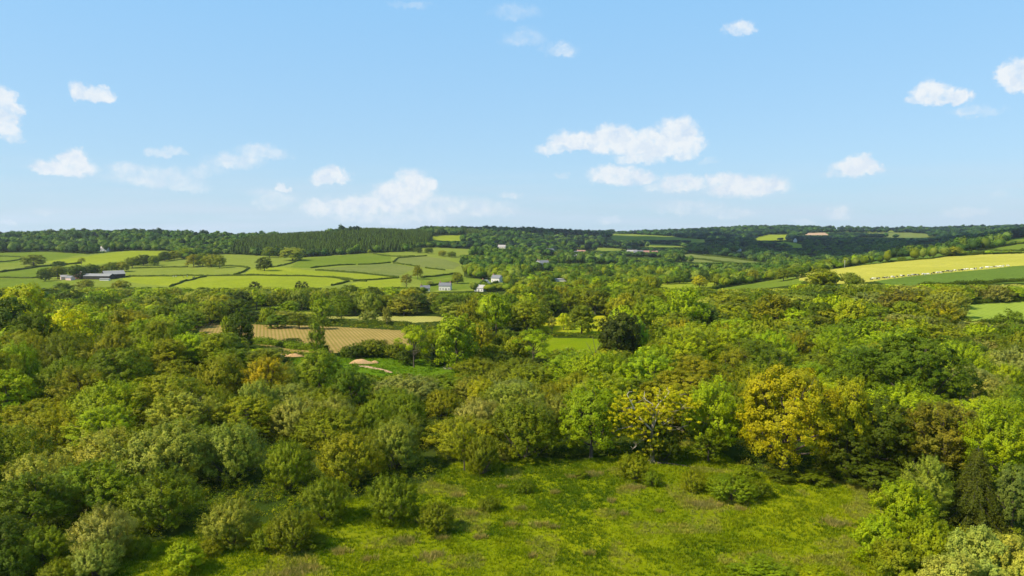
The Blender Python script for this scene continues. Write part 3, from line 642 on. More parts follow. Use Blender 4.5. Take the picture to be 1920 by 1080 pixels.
T(905,810,8,80,'W','mid','shaded scrub right of the narrow vivid lime tree')
T(945,828,3.8,42,'W','sage','tiny sage bush in front of the wide scrub dome at the meadow edge')
T(1090,878,1.8,30,'B','mid','tiny bush against the dark foot of the vivid green oak')
T(1110,712,15.7,145,'O','bright','vivid green oak left of the half dead oak')
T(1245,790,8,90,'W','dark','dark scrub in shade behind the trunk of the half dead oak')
T(1190,848,5,80,'W','mid','mid green bush in front of the half dead oak')
T(1222,880,3,40,'W','mid','small bush touching the right side of the bush at the half dead oak')
T(1303,878,4,62,'W','olive','olive bush, leftmost of the bush row right of the half dead oak')
T(1372,888,4.4,110,'W','mid','widest bush of the row on the meadow right of the half dead oak')
T(1425,895,3.4,60,'W','mid','low end bush of the row nearest the big yellow oak')
T(985,897,2.4,46,'W','green','dark low bush alone on the meadow below the wide scrub dome')
T(918,930,2.3,52,'W','mid','low sprawling bush on the meadow right of the small round bush')
T(1340,700,17,125,'A','lime','tall lime tree between the half dead oak and the big yellow oak')
T(1330,790,8,90,'A','green','leafy green tree filling the foot of the tall lime tree')
T(1478,672,21.5,212,'O','gold','big yellow bronze oak, largest crown on the right of the meadow')
T(1592,692,19.5,110,'O','bronze','bronze green oak joined to the right side of the big yellow oak')
T(1722,612,23,214,'R','holm','huge dense dark green dome tree above the right woods')
T(1650,735,15,150,'R','dark','dark green tree in shade right of the yellow oaks')
T(1590,800,10,110,'R','dark','dark tree at the meadow edge under the bronze oak')
T(1640,862,5,120,'R','dark','low dark bush spreading over the meadow corner')
T(1775,745,15,170,'A','brown','brownish fine twigged tree above the drooping conifer')
T(1885,738,18,150,'A','lime','tall lime green tree at the right edge above the conifer')
T(1835,830,13,145,'Y','copper','drooping dark conifer near the right edge')
T(1742,850,11,100,'A','sage','pale sage tree just left of the drooping conifer')
T(1905,862,11,90,'R','teal','blue green tree right of the drooping conifer at the frame edge')
T(1700,885,10.5,140,'B','lime','yellow lime bush tree rising over the meadow corner bottom right')
T(1650,955,7.5,110,'B','lime','lime bush at the left foot of the yellow lime bush tree')
T(1750,965,9,130,'B','bright','vivid green bush below the drooping conifer')
T(1690,1005,7,140,'B','mid','mid green bush along the bottom edge right of the meadow')
T(1835,975,10,150,'B','pale','pale cream flowering bush under the conifer')
T(1905,985,10,130,'B','pale','pale cream bush in the bottom right corner')
T(1790,1030,8,150,'B','pale','pale cream bush low on the bottom edge between the other cream bushes')
T(1440,1050,3,150,'B','bright','leafy bramble top peeping over the bottom edge of the meadow')
T(1530,1058,3,90,'B','lime','lime bramble top at the bottom edge, right of the long bramble')
T(1398,868,3.2,60,'B','mid','small bush under the left edge of the big yellow oak')
T(1530,880,2.6,70,'B','green','low bush at the meadow edge under the big yellow oak')
T(1465,878,2.4,60,'B','dark','dark low bush at the foot of the big yellow oak')
T(1090,640,14,70,'A','sage','sage green tree in front of the dark copper tree, at its left foot') if False else None
T(75,985,5.5,110,'W','mid','mid green willow at the bottom left, below the dark shaded trees')
T(15,1020,5,110,'W','dark','dark willow at the very bottom left corner')
T(110,1045,3.5,80,'W','olive','olive bush on the bottom edge left of the grey green willows')
T(255,1000,3.2,60,'W','mid','low mid green bush right of the tall grey green willow')
T(395,1010,2.2,60,'W','olive','low olive bush right of the small round lime bush')
T(590,1000,2.0,60,'B','mid','low sprawling bush on the meadow below the mid green leaning willow')
# right middle woods
T(1288,530,24,100,'A','lime','tallest lime tree with forked limbs, right of the dark copper tree')
T(1162,570,20,100,'R','copper','dark copper green tree at the edge of the buttercup meadow')
T(1452,545,18,84,'A','olive','pale olive fan shaped tree in the right middle wood')
T(1495,558,15,50,'R','dark','dark tree tucked behind the fan shaped tree')
T(1538,560,15,64,'O','dark','dark green billowy tree left of the bronze tree')
T(1555,590,11,50,'W','dark','dark shrub at the foot of the dark billowy tree')
T(1602,550,20,84,'O','bronze','bronze tree below the lone field tree')
T(1542,499,15,66,'R','bright','lone round green tree on the lower tip of the yellow field')
T(1602,516,9,40,'W','mid','round bush right of the lone tree at the yellow field')
T(1412,594,13,56,'O','lime','yellow lime small tree below the fan shaped tree')
T(1375,640,15,80,'S','olive','olive tree with bare white limbs in the right wood')
T(1310,600,15,110,'A','lime','lime tree at the foot of the tallest lime tree')
T(1240,640,16,100,'A','lime','layered lime tree with dark stems right of the copper tree')
T(1195,676,11,80,'A','mid','mid green tree in front of the dark copper tree')
T(1300,660,13,100,'A','olive','olive green tree left of the white limbed tree')
T(1560,630,14,90,'A','lime','flat topped lime tree above the big yellow oak')
T(1500,618,14,90,'A','olive','olive tree upper left of the big yellow oak')
T(1460,650,12,90,'A','lime','lime tree between the white limbed tree and the yellow oak')
T(1650,640,12,90,'A','gold','yellowish tree left of the huge dome tree')
T(1660,590,12,100,'W','brown','brown olive scrub dome above the huge dome tree')
T(1745,590,12,90,'W','grey','grey olive scrub dome under the pale striped field')
T(1690,540,17,110,'A','brown','grey brown tree with open crown under the yellow field')
T(1765,560,15,90,'A','olive','olive open tree left of the pale striped field')
T(1897,573,15,66,'R','green','round green tree at the right end of the pale striped field')
T(1865,655,10,60,'S','lime','small yellow lime tree with several stems at the right')
T(1840,630,10,90,'W','grey','grey willow mass below the pale striped field')
T(1905,640,11,90,'W','mid','mid green willow at the right edge beneath the round tree')
# hedge row along the maize field and buttercup meadow
T(775,604,15,72,'S','lime','open lime tree in the hedge row with the brown field showing through')
T(815,612,13,55,'S','bright','second open tree of the hedge row, left of the big round one')
T(855,578,20,105,'R','bright','big round vivid green tree of the hedge row at the brown field')
T(700,634,6.5,85,'W','mid','left dark shrub of the hedge below the brown field')
T(745,640,6,60,'W','mid','dark shrub under the open lime tree of the hedge')
T(925,640,8,70,'W','bright','light green shrub right of the big round hedge tree')
T(1000,612,13,80,'S','lime','yellow olive open tree at the right end of the hedge row')
T(965,625,10,70,'W','olive','olive dome shrub left of the yellow olive tree')
T(593,600,13,40,'A','mid','narrow tree standing alone in front of the brown field')
T(450,572,17,60,'R','dark','dark tree at the left part of the brown field')
T(430,590,11,40,'W','lime','lime bush left of the dark tree at the brown field')
T(548,632,3.5,50,'W','dark','dark bush at the lower edge of the brown field')
T(1057,583,9,24,'O','yellow','lone small yellow tree in the buttercup meadow')
T(1035,590,9,20,'S','grey','thin whitish tree left of the lone yellow tree')
T(880,558,19,70,'A','olive','olive tree, leftmost of the tall block behind the round hedge tree')
T(930,545,20,70,'A','lime','lime tree in the tall block left of the buttercup meadow')
T(972,530,18,64,'R','bright','tall vivid tree of the block left of the buttercup meadow')
T(1010,535,15.5,60,'A','brown','brownish tall tree in the block above the lone yellow tree')
T(1055,532,15.8,60,'A','olive','olive tall tree in the block above the buttercup meadow')
T(1090,530,16.3,50,'R','bright','vivid tall tree at the right of that block')
T(1155,527,17,56,'O','lime','lime rounded tree above the copper tree')
T(1190,530,17,56,'O','bright','bright billowy tree right above the copper tree')
T(1225,535,17,50,'R','green','green round tree left of the tallest lime tree')
# left back
T(45,520,27,112,'O','yellow','tall golden yellow tree top near the left edge')
T(10,545,25,110,'R','dark','dark green tree in front of the golden one at the left edge')
T(60,575,22,100,'R','green','lower dark green tree beneath the golden tree top')
T(132,568,22,98,'O','yellow','golden yellow tree right of the dark tree at the left')
T(30,610,17,100,'A','mid','mid green tree under the dark trees at the left edge')
T(150,555,14,70,'R','green','green tree peeping over the golden yellow tree')
T(190,757,11,140,'A','lime','pale lime tree with flat sprays in the left thicket')
T(340,730,12,150,'A','sage','broad sage topped tree above the largest pale willow dome')
T(500,664,14,100,'A','gold','yellow olive tree right of the bare stemmed alders')
T(597,648,15,104,'R','mid','dark green round tree left of the soil heap')
T(655,680,13,90,'A','green','green upright tree below the soil heap')
T(700,745,9,80,'W','mid','mid green shrub below the green upright tree')
T(760,700,8,150,'W','grey','wide grey green willow below the lush strip')
T(830,725,7.5,80,'W','olive','olive willow right of the wide grey green one')
T(903,704,9,70,'O','gold','small bronze yellow tree above the wide scrub dome')
T(1000,680,9,150,'W','olive','wide olive willow below the yellow olive tree')
T(930,690,6,60,'W','sage','sage willow beside the heap of dead branches')
T(1080,668,8,90,'W','sage','sage willow under the low meadow')
T(1060,650,7,70,'W','olive','olive willow touching the low green meadow')
T(396,560,13,76,'W','olive','broad dome willow left of the dark tree at the brown field')
T(478,527,10,30,'C','deep','dark cone shaped evergreen left of the twin evergreens')
T(560,526,11,20,'C','deep','left one of the twin dark evergreens')
T(572,527,11,18,'C','deep','right one of the twin dark evergreens')
T(118,528,13,50,'R','dark','dark round tree in front of the farm')
T(160,522,13,42,'A','sage','pale tree in front of the farm buildings')
T(225,524,12,40,'O','olive','olive gold tree below the white end of the barns')
T(655,530,14,48,'R','dark','left one of two dark round trees below the lime field')
T(697,533,14,42,'R','dark','right one of two dark round trees below the lime field')
T(540,562,10,60,'A','lime','lime tree behind the brown field hedge')
T(725,573,10,22,'A','sage','small round tree at the left end of the second maize strip')
T(692,580,7,44,'W','grey','pale dome shrub left of the small round tree')
T(615,566,10,24,'A','mid','small tree on the hedge above the brown field')
T(640,565,10,30,'A','mid','small tree right beside the other on the upper hedge')
T(500,575,9,40,'W','lime','yellow lime shrub behind the dark tree of the brown field')
# trees of the left hill and the village
for q in [(362,477,14,27,'R','olive','leftmost tree of the round copse on the hill'),(379,474,15,28,'R','mid','tallest tree of the round copse on the hill'),(395,475,15,27,'R','olive','third tree from the left of the round copse'),(411,478,14,24,'A','olive','rightmost tree of the round copse on the hill'),
 (495,481,14,27,'R','dark','lone dark tree on the hill between two pale fields'),(548,463,16,44,'R','sage','pale brownish dome at the foot of the conifer wood'),(505,463,14,26,'R','green','green tree at the left end of the conifer wood'),(590,464,13,24,'R','dark','dark tree under the conifers right of the pale dome'),
 (62,477,14,40,'R','mid','broad tree standing in the fields at the left'),(109,490,8,24,'W','dark','dark low thicket in the field right of the broad tree'),(152,484,9,13,'S','olive','small wind shaped tree in the long green field'),
 (83,505,11,22,'R','dark','first dark tree of the hedgerow above the farm'),(107,497,13,30,'R','mid','pale topped tree of the hedgerow above the farm'),(143,495,14,30,'R','dark','round dark tree of the hedgerow above the farm'),(171,494,13,28,'R','dark','second round dark tree of the hedgerow, above the brick house'),
 (192,498,9,20,'R','olive','small olive tree of the hedgerow above the barns'),(208,492,11,22,'A','mid','mid green tree of the hedgerow above the long barns'),(228,491,11,24,'R','olive','olive tree of the hedgerow right of the barns'),(247,483,12,24,'A','mid','upright tree of the hedgerow climbing the hill'),
 (268,477,13,28,'R','dark','large dark tree of the hedgerow climbing the hill'),(288,479,12,20,'R','mid','smaller tree right of the large dark hedgerow tree'),(308,472,12,22,'R','dark','dark tree near the top of the climbing hedgerow'),(326,470,12,22,'R','olive','olive tree near the top of the climbing hedgerow'),(346,464,14,28,'A','lime','pale lime tree at the top of the climbing hedgerow'),
 (784,462,11,20,'R','dark','first tree of the dark row below the upper fields'),(804,462,12,20,'R','green','taller tree of the dark row below the upper fields'),(829,468,10,20,'R','olive','rounded tree of the dark row below the upper fields'),(847,470,10,22,'R','mid','last tree of the dark row, nearest the village'),
 (783,496,15,24,'A','olive','olive tree in the fields left of the village'),(762,512,14,28,'S','brown','brown half bare tree at the corner of the lime field'),(858,509,12,28,'R','olive','olive tree standing in the green paddock'),(806,526,5,20,'S','grey','bare grey bush in the paddock above the cottages'),(693,467,8,9,'A','lime','tiny lime tree below the conifers'),
 (925,508,9,18,'R','lime','lime round tree above the white gabled house'),(902,498,14,22,'A','lime','tall lime tree at the village edge'),(997,477,11,12,'R','copper','small purple dark tree beside the stone house'),(1012,494,16,16,'C','dark','dark column tree in front of the white manor'),
 (1048,481,16,7,'C','deep','thin dark spire tree above the manor lawn'),(1067,480,16,8,'C','deep','second thin dark spire tree beside the white roofs'),(1168,463,19,9,'C','deep','tall dark spire tree left of the terrace roofs'),
 (1312,514,13,34,'O','gold','golden tree between the two valley fields'),(1340,508,13,30,'R','dark','dark round tree right of the golden valley tree'),(1366,507,13,30,'R','green','green tree over the curved valley field'),(1412,504,13,34,'A','olive','olive tree at the right end of the curved valley field'),(1275,511,11,36,'R','green','green round tree above the sloping valley field'),
 (1252,514,10,30,'A','lime','lime tree left of the green round valley tree'),
 (1846,425,19,40,'R','dark','dark tree crowning the right skyline'),(1872,421,20,34,'R','dark','highest dark tree on the right skyline'),(1495,497,12,40,'R','green','green tree at the left tip of the yellow field'),(1470,502,12,40,'A','mid','mid green tree left of the lone field tree')]:
    if q[0] < 560 and q[1] < 515: q = (q[0], q[1]-2, q[2]*1.25, q[3]*1.3)+tuple(q[4:])
    T(*q)
Tb(1690,489,5,18,'W','mid','low bush on the border of the yellow field')
Tb(1788,480,12,32,'O','olive','olive tree at the upper corner of the yellow field')
Tb(1866,461,6,14,'R','lime','small bright dome tree on the upper right slope')
Tb(1890,643,7,70,'R','dark','dark round shrub under the round tree at the right edge')
for q in [(905,600,14,62,'A','olive','olive tree of the hedge row right behind the big round tree'),(948,612,11,60,'R','mid','mid green round tree of the hedge row left of the open yellow olive tree'),(890,640,7,60,'W','dark','dark shrub right under the big round hedge tree'),(765,652,5.5,60,'W','dark','low dark shrub in front of the open hedge trees'),(830,655,5,80,'W','dark','low dark shrub at the foot of the big round hedge tree'),(945,655,6.5,60,'R','dark','dark shrub between the big round hedge tree and the olive dome'),(670,645,5,50,'W','dark','dark shrub at the left end of the hedge below the brown field'),
 (600,590,7,50,'W','green','green shrub behind the middle of the brown field'),(520,588,7,60,'R','green','green shrub behind the left of the brown field'),(560,585,8,50,'A','mid','mid green tree behind the left of the brown field')]: T(*q)
HOUSE_KEEP += [(820,848,533,546,600),(888,930,526,547,600),(925,940,518,531,640),(1003,1036,486,508,700),(1022,1040,464,479,800),(1062,1096,474,494,700),(1120,1134,478,495,800),(1176,1238,466,483,900),(875,892,428,437,1200),(190,206,463,471,900),(1374,1392,462,472,1000),(1486,1498,446,454,1000),(1045,1060,522,528,520),(938,946,458,466,900)]
# fill the woods
def pick(*a): return list(a)
fill('alder wood', 190, 505, 186, 236, 6.2, (14.5,17.5), pick('L','L','A'), pick('olive','olive','lime','mid'), 1.25, 1)
fill('upper left wood', -110, 215, 150, 300, 10.5, (13,19), pick('W','R','A'), pick('olive','mid','lime','olive'), 1.1, 2)
fill('wood below the alders', 190, 480, 136, 186, 9.0, (9.5,13.5), pick('W','W','R'), pick('olive','mid','lime','sage'), 1.15, 3, keep=.85)
fill('lower left thicket', -120, 400, 100, 150, 9.6, (8,11.5), pick('W','W','A','W'), pick('mid','sage','olive','mid','grey'), 1.15, 4, keep=.85)
fill('willow thicket', 470, 1060, 134, 205, 9.4, (7,9.5), pick('W'), pick('mid','olive','sage','grey','mid'), 1.2, 5, keep=.85)
fill('wood behind the dead oak', 1060, 1460, 146, 260, 10.5, (11,16), pick('A','W','W','R'), pick('lime','mid','olive','lime','green'), 1.15, 6)
fill('wood behind the yellow oak', 1450, 1720, 150, 300, 10.8, (11,16), pick('A','O','A','W'), pick('lime','olive','mid','lime','green'), 1.15, 7)
fill('wood at the right edge', 1690, 2100, 120, 285, 10.5, (10,15), pick('W','W','R'), pick('lime','olive','grey','mid','green'), 1.15, 8)
fill('belt beyond the brown field', -60, 880, 352, 575, 12.5, (9.5,14.5), pick('R','W','A','O'), pick('mid','olive','green','sage','lime','dark'), 1.05, 9)
fill('trees left of the brown field', 60, 400, 290, 352, 10, (9,13), pick('A','R','W'), pick('mid','olive','lime'), 1.1, 10)
fill('buttercup meadow wood', 860, 1240, 300, 500, 11.5, (13,18), pick('A','R','O'), pick('olive','green','lime','mid'), 1.1, 11)
fill('wood below the valley field', 1230, 1600, 255, 500, 13.5, (9,15), pick('A','W','O','R'), pick('olive','mid','green','lime','sage'), 1.1, 12)
fill('wood below the yellow field', 1590, 2000, 255, 430, 12.5, (8.5,13), pick('A','W','O'), pick('sage','olive','mid','lime','grey'), 1.1, 13)
# ------------------------------------------------------------------ which trees can be told apart, and planting them
def ordinal(n):
    w = ['first','second','third','fourth','fifth','sixth','seventh','eighth','ninth','tenth','eleventh','twelfth','thirteenth','fourteenth','fifteenth','sixteenth','seventeenth','eighteenth','nineteenth','twentieth']
    return w[n-1] if n <= 20 else ('twenty-'+w[n-21] if n < 30 else 'thirtieth')
def visible_px(items):
    """pixels each crown shows, nearest first, on a 960 x 540 grid, with the ground hiding what lies behind it"""
    cov = np.zeros((540, 960), bool); vis = [0]*len(items)
    for k in sorted(range(len(items)), key=lambda k: items[k]['y']):
        t = items[k]; u0, vt = proj(t['x'], t['y'], t['z']+t['h']); _, vb = proj(t['x'], t['y'], t['z'])
        u0, vt, vb = float(u0)/2, float(vt)/2, float(vb)/2; hw = t['w']*FPX/t['y']/4
        if t['kind'] == 'L': vb = vt+(vb-vt)*.65
        cx0, cx1 = int(max(0, u0-hw)), int(min(959, u0+hw)); cy0, cy1 = int(max(0, vt)), int(min(539, vb))
        if cx1 <= cx0 or cy1 <= cy0: continue
        yy, xx = np.mgrid[cy0:cy1+1, cx0:cx1+1]; m = (((xx-u0)/max(hw, .5))**2+((yy-(vt+vb)/2)/max((vb-vt)/2, .5))**2) < .85
        sub = cov[cy0:cy1+1, cx0:cx1+1]; vis[k] = int((m & ~sub).sum()); sub |= m
    return vis
VIS = visible_px(TREES)
for t, v in zip(TREES, VIS): t['vis'] = v
RESTORE = 0
shown = [t for t in TREES if t['vis'] >= 14 or t['hand']]
rest = [t for t in TREES if not (t['vis'] >= 14 or t['hand'])]
shown.sort(key=lambda t: -t['vis'] - (1e6 if t['hand'] else 0))
keep = []; cnt = {}
for t in shown:
    c = CATS[t['kind']]; cnt[c] = cnt.get(c, 0)+1
    if cnt[c] <= 298: keep.append(t)
    else: rest.append(t)
rest = [t for t in rest if t['vis'] >= 1]
# labels for the trees of the woods: kind and colour, counted from the left within their wood
by = {}
for t in keep:
    if t['label'] is None: by.setdefault((t['zone'], t['tint'], t['kind']), []).append(t)
SIMPLE = dict(O='billowy tree', R='round tree', A='feathery tree', W='willow shrub', L='slim alder', S='open tree', B='bush')
for (zone, tint, kind), lst in by.items():
    lst.sort(key=lambda t: t['x']/t['y'])
    for i, t in enumerate(lst):
        t['label'] = ('%s %s in the %s' % (WORD[tint], SIMPLE[kind], zone)) if len(lst) == 1 else ('%s %s, %s such from the left, %s' % (WORD[tint], SIMPLE[kind], ordinal(i+1), zone))
        t['group'] = 'trees of the '+zone if CATS[kind] != 'shrub' else 'shrubs of the '+zone
g = np.random.default_rng(77)
for i, t in enumerate(keep):
    k = t['kind']; far = t['y'] > 215
    key = {'O':'Om','R':'Rm','A':'Am','W':'Wm','C':'Cm'}.get(k, k) if (far or k == 'C') else k
    if k in 'OR' and t['w'] > 15.5 and not far: key = k*2
    W_, H_, cm, tm = PROTO[key][int(g.integers(len(PROTO[key])))]
    e = empty(NAMES[k], (t['x'], t['y'], t['z']-.1), g.uniform(0, 6.283))
    e.scale = (t['w']/W_, t['w']/W_, t['h']/H_)
    props(e, t['label'], CATS[k], t.get('group'))
    c = link(bpy.data.objects.new('crown', cm)); c.parent = e
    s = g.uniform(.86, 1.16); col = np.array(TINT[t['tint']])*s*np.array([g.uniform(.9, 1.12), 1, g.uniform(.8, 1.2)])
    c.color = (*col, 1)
    o = link(bpy.data.objects.new('trunk' if k not in 'WB' else 'stems', tm)); o.parent = e
print('individual', len(keep), cnt, 'rest', len(rest))

# ------------------------------------------------------------------ woods too far or too many to count
def blob_verts(rows=4, cols=8):
    V = []; 
    for r in range(rows+1):
        a = math.pi*r/rows
        for c in range(cols): V.append((math.sin(a)*math.cos(2*math.pi*c/cols), math.sin(a)*math.sin(2*math.pi*c/cols), math.cos(a)))
    F = [(r*cols+c, (r+1)*cols+c, (r+1)*cols+(c+1) % cols, r*cols+(c+1) % cols) for r in range(rows) for c in range(cols)]
    return np.array(V), np.array(F)
BV, BF = blob_verts()
def wood_mesh(name, pts, seed, nleaf=110, leaf=1.1, core=True):
    """pts: (x, y, z, h, w, r, g, b). Each tree: lumpy core plus leaf clumps over it."""
    g = np.random.default_rng(seed); Vs = []; Fs = []; Cs = []; Ts = []; base = 0
    pts = np.asarray(pts, float); n = len(pts)
    if n == 0: return None
    # cores
    for p in (pts if core else []):
        x, y, z, h, w, r, gg, b = p; k = g.uniform(.68, .84, (len(BV), 1))
        V = BV*k*np.array([w/2, w/2, h*.5])+np.array([x, y, z+h*.48]); Vs.append(V); Fs.append(BF+base); base += len(V)
        Cs.append(np.tile((r, gg, b), (len(BF), 1))); Ts.append(np.full(len(BF), .25))
    m = n*nleaf; idx = np.repeat(np.arange(n), nleaf)
    # three to six lobes per crown
    nl = 6; lob = unit(g.normal(size=(n, nl, 3))+np.array([0, 0, .55])); lr = g.uniform(.32, .5, (n, nl))
    li = g.integers(0, nl, m); d = unit(g.normal(size=(m, 3))+np.array([0, 0, .35]))
    L = lob[idx, li]*(.98-lr[idx, li])[:, None]+d*lr[idx, li][:, None]
    sz = np.stack([pts[idx, 4]/2, pts[idx, 4]/2, pts[idx, 3]*.5], 1)
    C = pts[idx, :3]+np.stack([0*idx, 0*idx, pts[idx, 3]*.5], 1)+L*sz*(1 if core else g.uniform(.5, 1.15, (m, 1)))
    Nn = unit(d*.6+L*.6+g.normal(size=(m, 3))*.25+np.array([0, 0, .12]))
    s = leaf*g.uniform(.7, 1.4, m)*np.clip(pts[idx, 4]/9, .6, 1.6)
    V, F = leaf_quads(C, Nn, s, s*.75, g)
    V[:, 2] = np.maximum(V[:, 2], pts[np.repeat(idx, 4), 2]+.02)
    Vs.append(V); Fs.append(F+base); Cs.append(pts[idx, 5:8]*g.uniform(.85, 1.15, (m, 1))); lt = g.uniform(0, 1, (n, nl)); Ts.append(np.clip(lt[idx, li]*.35+g.uniform(.1, .5, m), 0, 1))
    return quads_mesh(name, np.concatenate(Vs), np.concatenate(Fs), LEAF_FAR, attr=np.concatenate(Ts), col=np.concatenate(Cs))
def stuff(name, label, mesh):
    if mesh is None: return
    o = link(bpy.data.objects.new(name, mesh)); props(o, label, name.replace('_', ' ').split()[-1], None, 'stuff'); return o
pts = [(t['x'], t['y'], t['z'], t['h'], t['w'], *TINT[t['tint']]) for t in rest]
stuff('woodland', 'half hidden lower trees filling the gaps of the near and middle woods', wood_mesh('woodland', pts, 5, 420, .62))

def in_any(polys, u, v):
    r = np.zeros(u.shape, bool)
    for p in polys: r |= in_poly(u, v, p)
    return r
def scatter(y0, y1, sp, seed, include=None, exclude=None, u0=-260, u1=2180, dens=1.0, clump=None, jit=.45):
    """points on the ground between two distances, kept off the open fields"""
    g = np.random.default_rng(seed); cell = sp; out = []
    ys = np.arange(y0, y1, cell)
    for y in ys:
        x0, x1 = (u0-960)/FPX*y, (u1-960)/FPX*y; xs = np.arange(x0, x1, cell)
        out.append(np.stack([xs+g.uniform(-jit, jit, len(xs))*cell, y+g.uniform(-jit, jit, len(xs))*cell], 1))
    P = np.concatenate(out); z = ground(P[:, 0], P[:, 1]); u, v = proj(P[:, 0], P[:, 1], z)
    m = ~open_field(P[:, 0], P[:, 1])
    if include is not None: m &= in_any(include, u, v)
    if exclude is not None: m &= ~in_any(exclude, u, v)
    if dens < 1: m &= g.random(len(P)) < dens
    if clump: m &= vnoise(P[:, 0]/clump[0]+7.3, P[:, 1]/clump[0], seed) > clump[1]
    # drop what the ground itself hides
    keepv = np.ones(len(P), bool)
    for t in np.linspace(.35, .97, 26):
        gz = ground(P[:, 0]*t, P[:, 1]*t); zz = CAMZ+(z+14-CAMZ)*t; keepv &= gz < zz
    m &= keepv
    return np.stack([P[m, 0], P[m, 1], z[m]], 1)
def clear_rows(V):
    out = []
    for r in V:
        h = clear_height(r[0], r[1], r[3], r[4])
        if h > 2.5: r = r.copy(); r[3] = h; out.append(r)
    return np.array(out) if out else np.zeros((0, 8))
def dress(P, h, w, tints, wts, seed, patch=60):
    g = np.random.default_rng(seed+50); n = len(P)
    if n == 0: return np.zeros((0, 8))
    hh = g.uniform(*h, n)*(.62+.75*vnoise(P[:, 0]/75, P[:, 1]/75, 91)); ww = g.uniform(*w, n); T_ = np.array([TINT[t] for t in tints]); wts = np.array(wts, float); wts /= wts.sum()
    pn = vnoise(P[:, 0]/patch, P[:, 1]/patch, seed+9); q = np.clip(pn*.7+g.random(n)*.3, 0, .9999)
    # even out
    q = np.argsort(np.argsort(q))/n; ci = np.searchsorted(np.cumsum(wts), q); ci = np.clip(ci, 0, len(tints)-1)
    ci = np.where(g.random(n) < .35, g.choice(len(tints), n, p=wts), ci)
    C = T_[ci]*g.uniform(.8, 1.2, (n, 1)); return np.concatenate([P, hh[:, None], ww[:, None], C], 1)
# open ground of the left hill, not only the fields, stays free of woods
HILL_OPEN = [[(-300,478),(60,473),(165,477),(240,470),(312,470),(345,488),(420,476),(480,479),(565,483),(610,480),(700,474),(770,472),(830,478),(870,482),(868,500),(872,520),(915,526),(955,527),(900,545),(790,548),(640,550),(380,552),(250,545),(110,552),(-300,556)],
             [(770,465),(905,466),(905,476),(775,474)], [(805,443),(878,440),(880,450),(850,456),(810,450)]]
CONIF = [[(478,476),(430,480),(440,462),(470,452),(560,446),(640,441),(700,437),(790,437),(812,446),(800,460),(745,473),(690,474),(620,478),(560,482)]]
P1 = scatter(560, 3400, 0, 1) if False else None
mid = scatter(575, 820, 10.5, 21, exclude=HILL_OPEN)
V1 = clear_rows(dress(mid, (7,14), (9,15), ('mid','olive','lime','sage','green','dark','bronze','brown'), (6,4,1.5,3,4,3,.5,.7), 21, 45))
mid2 = scatter(820, 1350, 13.5, 22, exclude=HILL_OPEN+CONIF)
V2 = clear_rows(dress(mid2, (8,16), (12,18), ('mid','olive','green','dark','sage','deep','brown'), (5,3,4,5,2,1,.7), 22, 70))
far = scatter(1350, 2100, 18, 23, exclude=HILL_OPEN+CONIF)
V3 = clear_rows(dress(far, (9,18), (16,25), ('mid','olive','green','dark','deep','sage','brown'), (3,1.5,3.5,6,3,.6,.5), 23, 110))
far2 = scatter(2100, 3500, 25, 24)
V4 = clear_rows(dress(far2, (10,19), (20,32), ('mid','green','dark','deep'), (2,3,6,4), 24, 160))
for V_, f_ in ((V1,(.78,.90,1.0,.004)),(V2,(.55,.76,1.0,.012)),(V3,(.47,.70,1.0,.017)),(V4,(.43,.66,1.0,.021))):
    V_[:, 5] *= f_[0]; V_[:, 6] *= f_[1]; V_[:, 7] += f_[3]      # blue of distance haze put into the woods' colours, stronger farther off
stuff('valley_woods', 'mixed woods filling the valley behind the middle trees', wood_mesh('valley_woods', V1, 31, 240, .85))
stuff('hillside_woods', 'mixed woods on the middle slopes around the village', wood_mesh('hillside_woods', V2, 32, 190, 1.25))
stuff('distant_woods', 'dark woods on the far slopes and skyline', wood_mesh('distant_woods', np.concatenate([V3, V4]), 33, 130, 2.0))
print('woods', len(V1), len(V2), len(V3), len(V4))
def conifer_mesh(P, seed):
    g = np.random.default_rng(seed); Vs = []; Fs = []; Cs = []; Ts = []; base = 0
    for x, y, z in P:
        h = g.uniform(9.5, 15.5); w = g.uniform(4.0, 6.2); c = np.array(TINT['deep'])*g.uniform(.65, 1.7)*np.array([1.1, 1.25, 1.1])
        for k in range(4):
            z0 = h*(.12+.2*k); z1 = h*(.12+.2*k+.36); r = w*(1-.21*k)*.55; n = 7; a = np.arange(n)*2*math.pi/n+g.uniform(0, 1)
            rr = r*g.uniform(.75, 1.2, n)
            ring = np.stack([x+rr*np.cos(a), y+rr*np.sin(a), z+z0-g.uniform(0, .5, n)], 1); V = np.concatenate([ring, [[x, y, z+min(z1, h)]]])
            F = np.array([[i, (i+1) % n, n] for i in range(n)])+base; base += n+1; Vs.append(V); Fs.append(F); Cs.append(np.tile(c, (n, 1))); Ts.append(g.uniform(.1, .8, n))
    return quads_mesh('conifer_plantation', np.concatenate(Vs), np.concatenate(Fs), LEAF_FAR, attr=np.concatenate(Ts), col=np.concatenate(Cs))
con = scatter(1040, 1700, 5.0, 25, include=CONIF, jit=1.1)
con2 = scatter(1500, 2100, 7.5, 26, include=[[(860,436),(960,438),(960,444),(880,444)],[(1060,470),(1075,470),(1075,476),(1060,476)]])
if len(con): stuff('conifer_plantation', 'dark conifer plantation covering the ridge above the hill fields', conifer_mesh(np.concatenate([con, con2]), 9))
print('conifers', len(con), len(con2))
